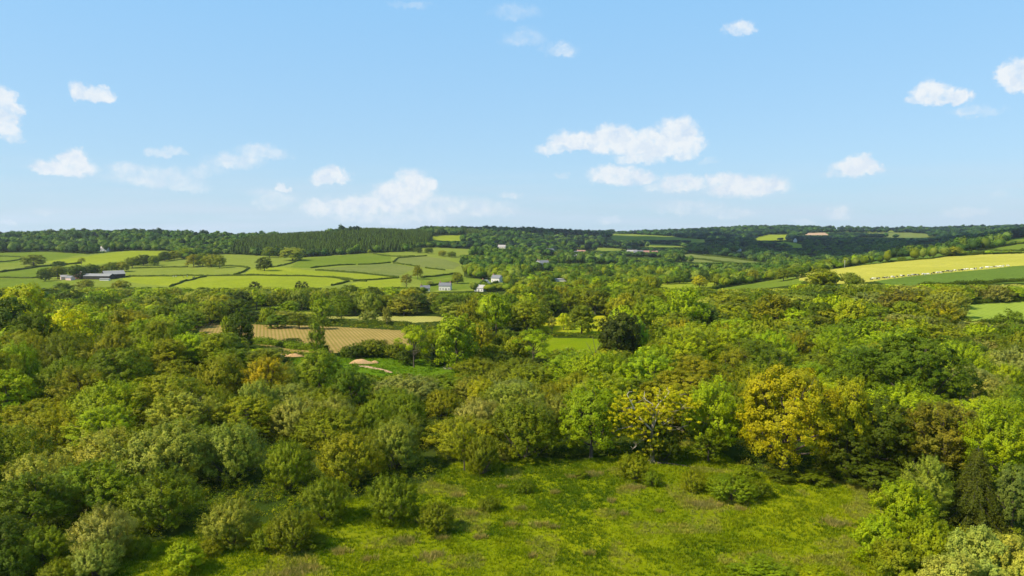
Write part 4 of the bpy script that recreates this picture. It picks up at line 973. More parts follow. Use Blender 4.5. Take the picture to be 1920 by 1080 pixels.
# ------------------------------------------------------------------ hedges along the fields
def hedge(label, px, w, h, tint='dark', gap=0.0, leaf=.6, per=None, seed=None, top=.35, pts=None):
    g = np.random.default_rng(seed if seed is not None else abs(hash(label)) % 1 + len(label)*31+int(px[0][0] if px else pts[0][0]))
    P = [hit(u, v)[:2] for u, v in px] if pts is None else pts; P = np.array(P, float); seg = np.linalg.norm(np.diff(P, axis=0), axis=1); L_ = np.concatenate([[0], np.cumsum(seg)])
    step = max(1.0, w*.5); n = max(2, int(L_[-1]/step)); d = np.linspace(0, L_[-1], n); X = np.interp(d, L_, P[:, 0]); Y = np.interp(d, L_, P[:, 1])
    wob = (vnoise(d/14, d*0+3.3, 2)-.5)*1.6; tx = np.gradient(X); ty = np.gradient(Y); tl = np.hypot(tx, ty)+1e-6; nx, ny = -ty/tl, tx/tl
    X = X+nx*wob; Y = Y+ny*wob; Z = ground(X, Y); hh = h*(.75+.5*vnoise(d/5, d*0+9, 3)+.25*vnoise(d/1.7, d*0, 8)); ok = vnoise(d/8, d*0+1, 11) >= gap
    # core: a low wall of growth
    V = []; F = []
    for i in range(n):
        a = w*.38; V += [(X[i]-nx[i]*a, Y[i]-ny[i]*a, Z[i]-.3), (X[i]-nx[i]*a*.8, Y[i]-ny[i]*a*.8, Z[i]+hh[i]*.72), (X[i]+nx[i]*a*.8, Y[i]+ny[i]*a*.8, Z[i]+hh[i]*.72), (X[i]+nx[i]*a, Y[i]+ny[i]*a, Z[i]-.3)]
    for i in range(n-1):
        if not (ok[i] and ok[i+1]): continue
        b = 4*i; F += [(b+k, b+4+k, b+5+k, b+1+k) for k in range(3)]
    per = per or 9; m = int(n*step*per*(w*h/5+.5)); t = g.uniform(0, n-1.001, m); i0 = t.astype(int); sel = ok[i0]; t = t[sel]; i0 = i0[sel]; m = len(t); fr = (t-i0)
    lerp = lambda A: A[i0]*(1-fr)+A[i0+1]*fr
    ang = g.uniform(0, math.pi, m); ox = np.cos(ang)*w*.5*g.uniform(.75, 1.1, m); oz = np.abs(np.sin(ang))**.6*lerp(hh)*g.uniform(.7, 1.05, m)
    C = np.stack([lerp(X)+lerp(nx)*ox, lerp(Y)+lerp(ny)*ox, lerp(Z)+oz], 1)
    Nn = unit(np.stack([lerp(nx)*np.cos(ang), lerp(ny)*np.cos(ang), np.sin(ang)+.1], 1)+g.normal(size=(m, 3))*.4); s = leaf*g.uniform(.7, 1.4, m)
    V2, F2 = leaf_quads(C, Nn, s, s*.7, g)
    col = np.array(TINT[tint]); nf = len(F)+len(F2)
    F = np.array(F, int).reshape(-1, 4); me = quads_mesh('hedge', np.concatenate([V, V2]), np.concatenate([F, F2+len(V)]), LEAF_FAR, attr=np.concatenate([np.full(len(F), .2), g.uniform(.05, .85, m)]), col=np.tile(col, (nf, 1))*g.uniform(.85, 1.15, (nf, 1)))
    o = link(bpy.data.objects.new('hedge', me)); props(o, label, 'hedge', 'field hedges'); return o
HW, HH = 2.1, 1.7
for label, px, w, h, tint, gap in [
 ('long thin hedge running right from the barns across the hill', [(236,519),(350,517),(385,518),(440,517),(570,518),(612,520),(650,524),(688,528)], HW, HH, 'dark', 0),
 ('slanting hedge climbing from the belt trees to the long hedge', [(318,538),(345,528),(386,519)], HW, HH, 'dark', 0),
 ('tall overgrown hedgerow climbing the hill behind the farm', [(72,515),(130,512),(180,508),(250,497),(300,488),(350,480),(400,471)], 7, 6.5, 'green', .1),
 ('straight hedge left of the round copse', [(262,503),(300,502),(352,501)], HW, HH, 'dark', 0),
 ('curved hedge right of the round copse', [(424,499),(450,500),(467,503),(455,511),(438,517)], HW, HH, 'dark', 0),
 ('hedge curling up to the pale dome at the conifer wood', [(480,503),(520,500),(545,494),(562,488)], HW, HH, 'dark', 0),
 ('upper hedge crossing the hill under the large field', [(583,503),(650,497),(690,496),(732,493)], HW, HH, 'dark', .08),
 ('middle hedge sloping to the corner of the lime field', [(592,507),(640,510),(680,513),(748,521)], HW, HH, 'dark', 0),
 ('short hedge under the corner of the lime tongue', [(662,528),(700,525),(746,522)], HW, HH, 'dark', 0),
 ('crooked hedge dropping towards the belt trees', [(640,524),(655,528),(640,532),(622,536)], HW, HH, 'dark', 0),
 ('hedge just below the conifer wood corner', [(700,476),(735,481),(778,480)], HW, HH, 'dark', 0),
 ('hedge meeting at the five field corner', [(737,492),(746,484),(800,480)], HW, HH, 'dark', .1),
 ('hedge below the sloping field right of the field corner', [(738,494),(770,498),(800,503),(834,507)], HW, HH, 'dark', .15),
 ('hedge above the green paddock', [(790,521),(835,516),(856,513)], HW+.6, HH, 'dark', 0),
 ('hedge below the green paddock', [(800,537),(835,532),(868,527)], HW+.6, HH, 'dark', 0),
 ('garden hedge sloping up to the white gabled house', [(890,544),(915,535),(948,526)], HW+.8, HH+.5, 'dark', 0),
 ('short hedge at the right foot of the lime field', [(718,543),(752,541)], HW, HH, 'dark', 0),
 ('hedge over the low field left of the farm', [(0,521),(60,522),(108,519)], HW, HH, 'dark', 0),
 ('thick hedge from the left edge to the hedgerow trees', [(0,511),(30,507),(60,503),(100,498),(152,494)], HW+1, HH+.6, 'dark', 0),
 ('topmost thin hedge at the left edge', [(-40,481),(10,481),(46,483)], HW, HH, 'dark', 0),
 ('second thin hedge at the left edge', [(-40,496),(10,491),(42,486)], HW, HH, 'dark', 0),
 ('hedge along the top of the yellowish skyline field', [(806,441),(840,440),(876,441)], HW, HH, 'dark', 0),
 ('thick hedge under the dark green crop field', [(1722,537),(1800,534),(1860,531),(1960,526)], 3, 2.6, 'dark', 0),
 ('hedge between the yellow field and the upper crop field', [(1655,493),(1700,489),(1750,485),(1786,479)], 2.4, 1.8, 'dark', 0),
 ('thick hedge along the top of the yellow field', [(1786,480),(1850,476),(1960,471)], 4.5, 4, 'dark', 0),
 ('clipped hedge behind the pale striped field', [(1786,572),(1850,567),(1960,563)], 2.6, 2.0, 'dark', 0),
 ('short clipped hedge in front of the pale striped field', [(1822,610),(1850,608),(1882,606)], 2.6, 2.0, 'dark', 0),
 ('low hedge dividing the buttercup meadow', [(1030,630),(1060,630),(1090,632),(1124,634)], 2.0, 1.5, 'dark', 0),
 ('tall ragged hedge along the top of the brown field', [(478,603),(560,604),(640,606),(700,608),(770,611)], 3.4, 2.3, 'dark', 0),
 ('hedge behind the yellowish maize strip', [(640,583),(700,582),(780,582),(868,581)], 3.5, 3.6, 'green', 0),
 ('dark tall hedge below the brown field', [(640,669),(700,669),(800,671),(900,676),(985,681)], 4.5, 4.0, 'dark', 0),
 ('low hedge left of the soil track at the brown field', [(470,643),(520,648),(560,654),(610,660)], 3.5, 2.4, 'green', 0),
 ('dark hedge under the curved valley field trees', [(1310,547),(1350,540),(1385,532),(1420,524)], 3.5, 3, 'dark', 0),
 ('hedge on top of the sloping valley field', [(1220,534),(1270,530),(1336,527)], 3.5, 3.2, 'dark', 0),
 ('lower hedge line on the shaded olive slope', [(1262,481),(1330,489),(1400,498)], 3.5, 3, 'dark', 0),
 ('upper hedge line on the shaded olive slope', [(1280,475),(1350,482),(1440,493)], 3.5, 3, 'dark', 0),
 ('hedge line under the middle skyline wood', [(1140,438),(1200,439),(1262,443)], 4, 3, 'dark', 0),
 ('thin hedge between pale strips near the right skyline', [(1600,432),(1650,432),(1700,434)], 4, 3, 'dark', 0)]:
    far_ = px[0][1] < 500
    hedge(label, px, w, h, tint, gap, leaf=.5 if px[0][1] > 560 else .8, per=26 if px[0][1] > 560 else 7)

# ------------------------------------------------------------------ buildings
WHITEWALL = plain('white_render', (.56,.53,.47), .85, .06, .5)
CREAMWALL = plain('cream_render', (.68,.62,.46), .85, .08, .5)
STONEWALL = plain('stone_wall', (.36,.31,.25), .9, .3, 1.5, .3)
BRICKWALL = plain('brick_wall', (.34,.16,.11), .9, .2, 1.5, .3)
SLATE = plain('slate_roof', (.13,.13,.14), .7, .25, 1.2)
TILE = plain('red_tile_roof', (.30,.15,.11), .8, .25, 1.2)
PALEROOF = plain('pale_sheet_roof', (.33,.30,.28), .6, .15, .4)
GREYROOF = plain('fibre_cement_roof', (.22,.215,.205), .85, .2, .3)
DARKWOOD = plain('dark_timber_wall', (.030,.026,.022), .9, .3, .8)
PINKWALL = plain('pink_wall', (.60,.42,.38), .85, .1, .6)
def glass_mat():
    m, nt, out = new_mat('window_glass'); b = N(nt, 'ShaderNodeBsdfPrincipled'); b.inputs['Base Color'].default_value = (.03,.035,.04,1); b.inputs['Roughness'].default_value = .12
    nt.links.new(b.outputs[0], out.inputs[0]); return m
GLASS = glass_mat(); FRAME = plain('window_frame', (.7,.7,.68), .6, .05)
def house(name, label, u, v, L_, W_, H_, RH, rz, wall, roof, chim=1, wins=3, storeys=2, group=None, cat='house', yfix=None, hip=0, door=True):
    x, y, z = hit(u, v)
    e = empty(name, (x, y, z-.15), math.radians(rz)); props(e, label, cat, group); hl, hw = L_/2, W_/2
    b = MB(); b.add([(-hl,-hw,-1),(hl,-hw,-1),(hl,hw,-1),(-hl,hw,-1),(-hl,-hw,H_),(hl,-hw,H_),(hl,hw,H_),(-hl,hw,H_),(-hl+hip,0,H_+RH*(1 if not hip else 0)),(hl-hip,0,H_+RH*(1 if not hip else 0))],
        [(0,1,5,4),(2,3,7,6),(1,2,6,9,5),(3,0,4,8,7)]); b.build('wall', wall, e)
    r = MB(); o = .35; sl = RH/hw; ze = H_-sl*o*.9+.04; t = .16
    for sgn in (-1, 1):
        p = [(-hl-o, sgn*(hw+o), ze), (hl+o, sgn*(hw+o), ze), (hl+o-hip, 0, H_+RH+.05), (-hl-o+hip, 0, H_+RH+.05)]
        q = [(a, b_, c+t) for a, b_, c in p]; r.add(p+q, [(0,1,2,3),(7,6,5,4),(0,4,5,1),(1,5,6,2),(2,6,7,3),(3,7,4,0)])
    if hip:
        for sx in (-1, 1):
            p = [(sx*(hl+o), -(hw+o), ze), (sx*(hl+o), hw+o, ze), (sx*(hl+o-hip), 0, H_+RH+.05)]; q = [(a, b_, c+t*.98) for a, b_, c in p]; r.add(p+q, [(0,1,2),(5,4,3)])
    ro = r.build('roof', roof, e)
    for k in range(chim):
        c = MB(); cx = (-hl+.7) if k == 0 else (hl-.7); c.box(cx-.45, cx+.45, -.4, .4, H_+RH*.5, H_+RH+1.3); c.box(cx-.3, cx+.3, -.25, .25, H_+RH+1.3, H_+RH+1.6); c.build('chimney', BRICKWALL, ro)
    for st in range(storeys):
        zc = 1.45+st*2.6
        if zc+.7 > H_: break
        for i in range(wins):
            wx = -hl+L_*(i+.5)/wins
            for sy in (-1, 1):
                if door and st == 0 and i == wins//2 and sy == -1:
                    d = MB(); d.box(wx-.45, wx+.45, sy*(hw+.03)-.03, sy*(hw+.03)+.03, 0, 2.05); d.build('door', DARKWOOD, e); continue
                f = MB(); y0 = sy*(hw+.03); f.box(wx-.55, wx+.55, y0-.03, y0+.03, zc-.6, zc+.6); fo = f.build('window', FRAME, e)
                p = MB(); y1 = sy*(hw+.065); p.box(wx-.46, wx+.46, y1-.01, y1+.01, zc-.5, zc+.5); p.build('pane', GLASS, fo)
    return e
VG = 'village houses'
house('cottage', 'long white cottage above the belt trees, third building left of the white gabled house', 835, 544, 10.5, 6, 4.4, 2.4, -8, WHITEWALL, SLATE, 2, 4, 2, VG)
house('cottage', 'small white cottage half hidden left of the long white cottage', 797, 546, 8, 5, 3, 2.2, 12, WHITEWALL, SLATE, 1, 2, 1, VG)
house('house', 'white gabled house at the foot of the garden hedge', 909, 541, 8, 6.5, 5.0, 3.0, 62, WHITEWALL, PALEROOF, 1, 2, 2, VG)
house('house', 'low white house joined in front of the white gabled house', 901, 546, 9, 5.5, 3.2, 2.4, -30, WHITEWALL, PALEROOF, 1, 3, 1, VG)
house('house', 'white house with dark roof right above the white gabled house', 932, 529, 10.5, 6, 4.4, 2.8, -38, WHITEWALL, SLATE, 1, 3, 2, VG)
house('manor_house', 'tall white manor behind the dark column tree', 1019, 506, 13, 9, 9.5, 3.5, 15, WHITEWALL, SLATE, 2, 4, 3, VG)
house('house', 'white gable wing left of the tall manor', 1009, 503, 10, 8, 8, 4, 75, WHITEWALL, TILE, 1, 2, 2, VG)
house('stone_house', 'grey stone house with pale gable above the manor', 1031, 477, 16, 10, 8, 4, 30, STONEWALL, SLATE, 1, 3, 2, VG)
house('house', 'white roofed house left in the pair below the brown roofs', 1070, 488, 17, 10, 5, 3, 25, WHITEWALL, PALEROOF, 0, 3, 1, VG)
house('house', 'white roofed house right in the pair below the brown roofs', 1083, 486, 16, 10, 5.5, 3, -20, WHITEWALL, PALEROOF, 1, 3, 1, VG)
house('house', 'brown roofed house above the white roofed pair', 1077, 480, 19, 10, 6, 4, 5, STONEWALL, SLATE, 1, 4, 2, VG)
house('house', 'second brown roofed house, right of the other brown roof', 1090, 478, 18, 10, 6, 4, -25, STONEWALL, TILE, 1, 4, 2, VG)
house('house', 'cream house beside the pale round tree', 1126, 491, 11, 9, 10, 3, 70, CREAMWALL, SLATE, 1, 2, 2, VG)
house('terrace_house', 'white terrace house, leftmost of the distant row', 1185, 478, 22, 12, 7.5, 3.5, 8, WHITEWALL, PALEROOF, 1, 4, 2, VG)
house('terrace_house', 'white terrace house with grey roof, second in the distant row', 1197, 479, 20, 12, 7, 4, -14, WHITEWALL, SLATE, 1, 4, 2, VG)
house('terrace_house', 'pink red roofed house in the middle of the distant row', 1210, 479, 22, 12, 7, 4, 10, PINKWALL, TILE, 1, 4, 2, VG)
house('terrace_house', 'red roofed house at the right end of the distant row', 1223, 480, 22, 12, 7, 4, -6, BRICKWALL, TILE, 1, 4, 2, VG)
house('house', 'small white house standing clear right of the distant row', 1234, 478, 11, 9, 7, 3, 20, WHITEWALL, PALEROOF, 0, 2, 2, VG)
house('farmhouse', 'white house near the skyline above the yellowish field', 884, 437, 22, 10, 6, 3.5, 5, WHITEWALL, PALEROOF, 1, 5, 2)
house('house', 'pale roofed house among the trees above the village', 941, 467, 16, 9, 5, 4, -10, CREAMWALL, PALEROOF, 1, 4, 2, VG)
house('farmhouse', 'small white house below the left hill wood', 198, 471, 15, 8, 5, 3.5, 0, WHITEWALL, PALEROOF, 1, 3, 2)
house('house', 'tiny white house in the dark trees of the far slope', 1385, 472, 11, 8, 5, 3, 30, WHITEWALL, PALEROOF, 0, 2, 2)
house('house', 'white gable end below the lime field of the far slope', 1491, 454, 12, 9, 6, 6, 80, WHITEWALL, PALEROOF, 0, 2, 2)
house('shed', 'flat pale roof peeping out of the tall tree block', 1053, 528, 18, 7, 2.8, .5, 2, CREAMWALL, PALEROOF, 0, 0, 1, cat='shed')
FG = 'buildings of the hill farm'
house('barn', 'long low barn with grey roof and open dark front', 187, 523, 29, 11, 3.6, 2.2, -4, DARKWOOD, GREYROOF, 0, 0, 1, FG, 'barn', door=False)
house('barn', 'wide dark gabled barn at the right end of the farm', 213, 521, 20, 15, 4.6, 3.4, 42, DARKWOOD, GREYROOF, 0, 0, 1, FG, 'barn', door=False)
house('calf_shed', 'low bright white shed in front of the long barn', 197, 526, 10, 3, 1.9, .5, -3, WHITEWALL, GREYROOF, 0, 0, 1, FG, 'shed', door=False)
house('farmhouse', 'brick farmhouse with pale roof at the middle of the farm', 160, 518, 9, 7, 5, 3, -15, BRICKWALL, PALEROOF, 1, 3, 2, FG)
house('barn', 'low brown roofed shed left of the brick farmhouse', 148, 522, 12, 7, 2.8, 2, -8, BRICKWALL, TILE, 0, 0, 1, FG, 'barn')
house('shed', 'pinkish shed at the left end of the farm', 121, 524, 7, 6, 3, 2, 40, PINKWALL, PALEROOF, 0, 0, 1, FG, 'shed')
house('shed', 'second pinkish shed, nearer the brown roofed shed', 132, 525, 8, 5, 2.8, 1.8, -20, PINKWALL, SLATE, 0, 0, 1, FG, 'shed')

# ------------------------------------------------------------------ cattle along the fence line of the yellow field
def hide_mat():
    m, nt, out = new_mat('cow_hide'); L = nt.links.new; b = N(nt, 'ShaderNodeBsdfPrincipled'); b.inputs['Roughness'].default_value = .8
    tc = N(nt, 'ShaderNodeTexCoord'); oi = N(nt, 'ShaderNodeObjectInfo'); ad = N(nt, 'ShaderNodeVectorMath', operation='ADD'); sc_ = N(nt, 'ShaderNodeVectorMath', operation='SCALE')
    L(oi.outputs['Random'], sc_.inputs['Scale']); sc_.inputs[0].default_value = (37, 11, 53); L(tc.outputs['Object'], ad.inputs[0]); L(sc_.outputs[0], ad.inputs[1])
    nz = N(nt, 'ShaderNodeTexNoise'); nz.inputs['Scale'].default_value = 1.1; nz.inputs['Detail'].default_value = 1; L(ad.outputs[0], nz.inputs['Vector'])
    th = mth(nt, 'MULTIPLY_ADD', oi.outputs['Random'], -.34, .36); f = mth(nt, 'ADD', nz.outputs['Fac'], th); f = mth(nt, 'MULTIPLY_ADD', f, 30, -20, clamp=True)
    mx = N(nt, 'ShaderNodeMix', data_type='RGBA'); L(f, mx.inputs[0]); mx.inputs[6].default_value = (.70,.66,.58,1); mx.inputs[7].default_value = (.025,.020,.018,1); L(mx.outputs[2], b.inputs['Base Color']); L(b.outputs[0], out.inputs[0]); return m
HIDE = hide_mat()
def cow_mesh(graze):
    """one skinned body: trunk, neck, head and jointed legs"""
    vs = []; es = []; rs = []
    def v(p, r, par=None):
        vs.append(p); rs.append(r)
        if par is not None: es.append((par, len(vs)-1))
        return len(vs)-1
    hip = v((-.75,0,1.12), (.30,.36)); belly = v((-.1,0,1.02), (.36,.42), hip); sh = v((.6,0,1.08), (.28,.38), belly); nk = v((.95,0,1.15 if not graze else 1.0), (.17,.24), sh)
    hd = v((1.25,0,1.42) if not graze else (1.3,0,.55), (.15,.17), nk); mz = v((1.62,0,1.22) if not graze else (1.42,0,.12), (.09,.10), hd)
    for s in (-1, 1): v((1.2 if not graze else 1.32, s*.26, 1.5 if not graze else .62), (.035,.05), hd)
    tl = v((-1.12,0,1.25), (.05,.05), hip); v((-1.2,0,.6), (.035,.035), tl)
    for s in (-1, 1):
        k = v((.52,s*.2,.62), (.09,.11), sh); c = v((.55,s*.2,.32), (.055,.055), k); v((.56,s*.2,.04), (.06,.06), c)
        k = v((-.68,s*.22,.72), (.12,.15), hip); c = v((-.9,s*.22,.48), (.06,.07), k); v((-.84,s*.22,.04), (.06,.06), c)
    me = bpy.data.meshes.new('cow_cage'); me.from_pydata(vs, es, []); o = link(bpy.data.objects.new('cow_cage', me))
    sk = o.modifiers.new('skin', 'SKIN'); sk.use_smooth_shade = True
    for i, r in enumerate(rs): me.skin_vertices[0].data[i].radius = r
    me.skin_vertices[0].data[0].use_root = True
    o.modifiers.new('sub', 'SUBSURF').levels = 1
    dg = bpy.context.evaluated_depsgraph_get(); out = bpy.data.meshes.new_from_object(o.evaluated_get(dg)); out.name = 'cow'; out.materials.clear(); out.materials.append(HIDE)
    bpy.data.objects.remove(o); return out
COWS = [cow_mesh(False), cow_mesh(True)]
g = np.random.default_rng(5)
line = [(1632,526),(1690,520),(1740,516),(1780,511),(1830,506),(1870,502),(1895,500)]
n = 46; cows = []
for i in range(n):
    t = (i+g.uniform(-.35, .35))/n; u = 1632+t*262+(6 if 0 else 0); v = float(np.interp(u, [p[0] for p in line], [p[1] for p in line]))-.4+g.uniform(-.9, .3)
    x, y, z = hit(u, v); gr = g.random() < .6; e = link(bpy.data.objects.new('cow', COWS[int(gr)])); e.location = (x, y, z); e.rotation_euler = (0, 0, g.uniform(0, 6.28) if g.random() < .4 else math.radians(g.choice([15, 195, -70]))+g.normal()*.3); s = g.uniform(1.0, 1.2); e.scale = (s, s, s); cows.append(e)
for i, e in enumerate(sorted(cows, key=lambda o: o.location.x/o.location.y)):
    props(e, 'black and white cow strung out in the herd between yellow field and green crop', 'cow', 'cattle herd along the yellow field edge')
for i, (u, v) in enumerate([(325,520),(330,519.5),(344,520.5),(351,519.5),(363,521)]):
    x, y, z = hit(u, v); e = link(bpy.data.objects.new('cow', COWS[i % 2])); e.location = (x, y, z); e.rotation_euler = (0, 0, g.uniform(0, 6)); props(e, 'dark cow grazing on the lime hill field right of the barns', 'cow', 'cattle on the hill field')
POLEM = plain('pole_wood', (.42,.40,.37), .8, .2, 2)
for u, v, lb in [(1583.5,504,'left one of two wooden utility poles at the yellow field'),(1597,499,'right one of two wooden utility poles at the yellow field')]:
    x, y, z = hit(u, v); e = empty('utility_pole', (x, y, z)); props(e, lb, 'utility pole', 'utility poles at the yellow field')
    b = MB(); b.tube([(0,0,-.5),(0,0,4),(0,0,8.2)], [.17,.15,.12], 8); b.build('pole', POLEM, e, True)
    b = MB(); b.box(-.9,.9,-.07,.07,7.6,7.75); arm = b.build('crossarm', POLEM, e)
    for sx in (-.75, 0, .75): b = MB(); b.tube([(sx,0,7.75),(sx,0,7.95)], [.05,.04], 6); b.build('insulator', FRAME, arm)

# ------------------------------------------------------------------ half dead oak in the meadow
BARK_BLEACH = plain('bleached_wood', (.55,.48,.36), .8, .2, 4, .3)
def dead_oak():
    bx, by, bz = hit(1222.5, 867); k = by/FPX; g = np.random.default_rng(42); e = empty('dead_oak', (bx, by, bz)); props(e, 'half dead oak with bleached bare limbs and thin yellow leaves', 'tree')
    def P(u, v, d=0.0): return ((u-1222.5)*k, d, (867-v)*k)
    tr = MB(); tr.tube([P(1222,872),P(1223,855),P(1222,835),P(1221,818),P(1223,795),P(1224,768)], [.62,.46,.40,.42,.26,.16], 9)
    for a in range(5): q = a*1.26+.3; tr.tube([(math.cos(q)*.25,math.sin(q)*.25,.55),(math.cos(q)*1.0,math.sin(q)*1.0,-.15)], [.22,.08], 5)
    live = [([(1222,810),(1200,800),(1181,794),(1156,798),(1140,808),(1130,820)], .20, -1.6),([(1218,820),(1201,823),(1189,831),(1182,838)], .12, -1.2),([(1222,806),(1242,792),(1262,778),(1275,768),(1290,758)], .20, 1.5),([(1222,800),(1236,770),(1256,750),(1280,742)], .16, 2.0),
            ([(1221,806),(1205,790),(1190,780),(1170,772),(1155,768)], .16, 1.8),([(1223,790),(1215,765),(1205,752),(1190,745)], .13, -2.2),([(1224,780),(1240,765),(1262,762),(1275,756)], .12, -2.4),([(1220,812),(1235,806),(1250,800),(1268,798)], .14, -1.5),([(1219,815),(1205,812),(1192,812),(1180,816)], .13, 1.8)]
    for pts, r, dep in live:
        r *= .6; n_ = len(pts); tr.tube([P(u+g.normal()*.8, v, dep*(i/(n_-1))**.8) for i, (u, v) in enumerate(pts)], [r*(1-.85*i/(n_-1)) for i in range(n_)], 6)
        for _ in range(7):
            i = int(g.integers(1, n_)); u, v = pts[i]; dd = dep*(i/(n_-1)); tr.tube([P(u, v, dd), P(u+g.normal()*5, v-g.uniform(1, 7), dd+g.normal()*.5), P(u+g.normal()*11, v-g.uniform(2, 14), dd+g.normal()*1.0)], [.05,.03,.01], 4)
    tr.build('trunk', plain('oak_bark', (.30,.24,.17), .9, .35, 3, .5), e, True)
    dead = [([(1220,802),(1208,789),(1197,778),(1185,759),(1175,739),(1171,732),(1174,727)], .20, -1.0),([(1185,759),(1178,757),(1171,758)], .07, -1.2),([(1178,745),(1184,739),(1182,735)], .06, -1.1),([(1224,767),(1220,751),(1207,743),(1204,736),(1205,727)], .13, -.6),
            ([(1226,762),(1234,749),(1244,739),(1250,732),(1252,727),(1247,724)], .13, -.4),([(1233,751),(1232,735),(1236,727)], .08, .2),([(1222,800),(1228,780),(1226,766)], .17, -.5),([(1190,830),(1183,836)], .05, -1.3),([(1238,790),(1250,782),(1256,778),(1259,786)], .07, -1.4)]
    dm = MB()
    for pts, r, dep in dead:
        r *= .85; n_ = len(pts); dm.tube([P(u, v, dep) for u, v in pts], [r*(1-.78*i/(n_-1)) for i in range(n_)], 6)
        for _ in range(3):
            i = int(g.integers(1, n_)); u, v = pts[i]; dm.tube([P(u, v, dep), P(u+g.normal()*5, v-g.uniform(1, 5), dep+g.normal()*.4)], [.04,.012], 4)
    dm.build('bare_limbs', BARK_BLEACH, e, True)
    CL = [(330,330,50),(400,360,60),(480,290,60),(560,300,60),(640,270,50),(720,300,60),(780,330,50),(820,390,50),(620,380,50),(560,420,60),(650,450,60),(730,380,50),(420,430,50),(230,310,40),(180,390,50),(150,440,40),(250,470,40),(170,560,55),(110,580,35),(330,570,60),(400,620,55),(450,680,50),(310,620,40),(350,540,50),(440,560,50),(510,740,55),(540,710,30),(560,540,40),(700,440,50),(460,480,45),(840,330,45),(690,330,50),(360,400,50)]
    C = []; Tn = []
    for x_, y_, r_ in CL:
        u, v = 1120+x_/4.908, 680+y_/4.908; rr = r_/4.908*k*1.1; n_ = 19; dep = g.normal()*1.6
        sub = g.normal(size=(n_, 3))*rr*.85; tb = g.uniform(0, 1, n_)
        for s_, t_ in zip(sub, tb):
            m_ = 60; q = unit(g.normal(size=(m_, 3)))*g.uniform(.2, 1, (m_, 1))*.42*np.array([1, 1, .6]); c0 = np.array(P(u, v, dep))+s_; C.append(c0+q); Tn.append(np.clip(t_*.5+g.uniform(0, .5, m_), 0, 1))
    C = np.concatenate(C); Tn = np.concatenate(Tn); n_ = len(C); Nn = unit(g.normal(size=(n_, 3))*.6+np.array([-.2, -.2, .7])); V, F = leaf_quads(C, Nn, g.uniform(.16, .30, n_), g.uniform(.10, .18, n_), g)
    c = link(bpy.data.objects.new('crown', quads_mesh('oak_leaves', V, F, LEAF, attr=Tn))); c.parent = e; c.color = (.42, .37, .003, 1)
    # fallen bough and earth bank at its foot
    x, y, z = hit(1262, 872); b = MB(); pp = [hit(u, v) for u, v in ((1232,869),(1250,870),(1275,873),(1300,877))]; b.tube([(p[0], p[1], p[2]+.12) for p in pp], [.26,.20,.13,.05], 7)
    o = b.build('fallen_bough', BARK, None, True); props(o, 'fallen brown bough lying on grass right of the half dead oak', 'fallen branch')
dead_oak()
def snag(name, label, base, sticks, k_r, mat):
    bx, by, bz = hit(*base); k = by/FPX; e = MB(); g = np.random.default_rng(int(base[0]))
    for pts, r in sticks:
        n_ = len(pts); dep = g.normal()*.8; e.tube([((u-base[0])*k, dep*(i/(n_-1)), (base[1]-v)*k) for i, (u, v) in enumerate(pts)], [r*(1-.8*i/(n_-1)) for i in range(n_)], 5)
    o = e.build(name, mat, None, True); o.location = (bx, by, bz); props(o, label, 'dead tree'); return o
snag('bare_tree', 'leafless bare tree with thin grey stems in front of the low meadow', (1118,690), [([(1118,690),(1112,665),(1104,650),(1098,640)], .16),([(1118,690),(1117,660),(1113,640),(1110,628)], .16),([(1118,690),(1121,662),(1120,642)], .13),([(1112,665),(1100,658),(1094,652)], .08),([(1117,660),(1124,648),(1128,640)], .08),([(1105,652),(1108,640)], .06)], 1, BARK)
snag('bleached_limbs', 'bleached bare limbs standing among olive trees right of the half dead oak', (1375,706), [([(1375,706),(1374,680),(1370,662),(1366,650)], .22),([(1374,690),(1362,680),(1354,672)], .12),([(1373,684),(1360,672),(1355,664)], .11),([(1374,680),(1382,668),(1388,660)], .12),([(1371,668),(1364,660)], .08),([(1374,676),(1378,660),(1380,652)], .1)], 1, BARK_PALE)

# ------------------------------------------------------------------ soil heaps, tracks and dead branches by the lush strip
def mound(name, label, u, v, wpx, h, mat, seed, ell=.35, cat='soil heap'):
    x, y, z = hit(u, v); w = wpx*y/FPX; g = np.random.default_rng(seed); n, m = 40, 14; V = []; F = []
    for j in range(m+1):
        rr = j/m
        for i in range(n):
            a = 2*math.pi*i/n; px_ = math.cos(a)*rr*w/2*(1+.12*math.sin(3*a+seed)); py_ = math.sin(a)*rr*w/2*ell
            hh = h*(1-rr**2.2)*(.6+.9*float(vnoise(px_/2.2+seed, py_/1.6, seed))); V.append((x+px_, y+py_, g1(x+px_, y+py_)+hh-.08))
    F = [(j*n+i, j*n+(i+1) % n, (j+1)*n+(i+1) % n, (j+1)*n+i) for j in range(m) for i in range(n)]
    o = link(bpy.data.objects.new(name, quads_mesh(name, V, F, mat, smooth=True))); props(o, label, cat); return o
mound('soil_heap', 'largest heap of reddish soil beside the vivid green strip', 678, 681, 46, 1.6, G_SOIL, 3)
mound('soil_heap', 'small heap of reddish soil at the right of the largest heap', 703, 681, 18, .9, G_SOIL, 5)
mound('soil_heap', 'heap of reddish soil left of the dark round tree, by the brown field', 552, 668, 42, 1.0, G_SOIL, 8)
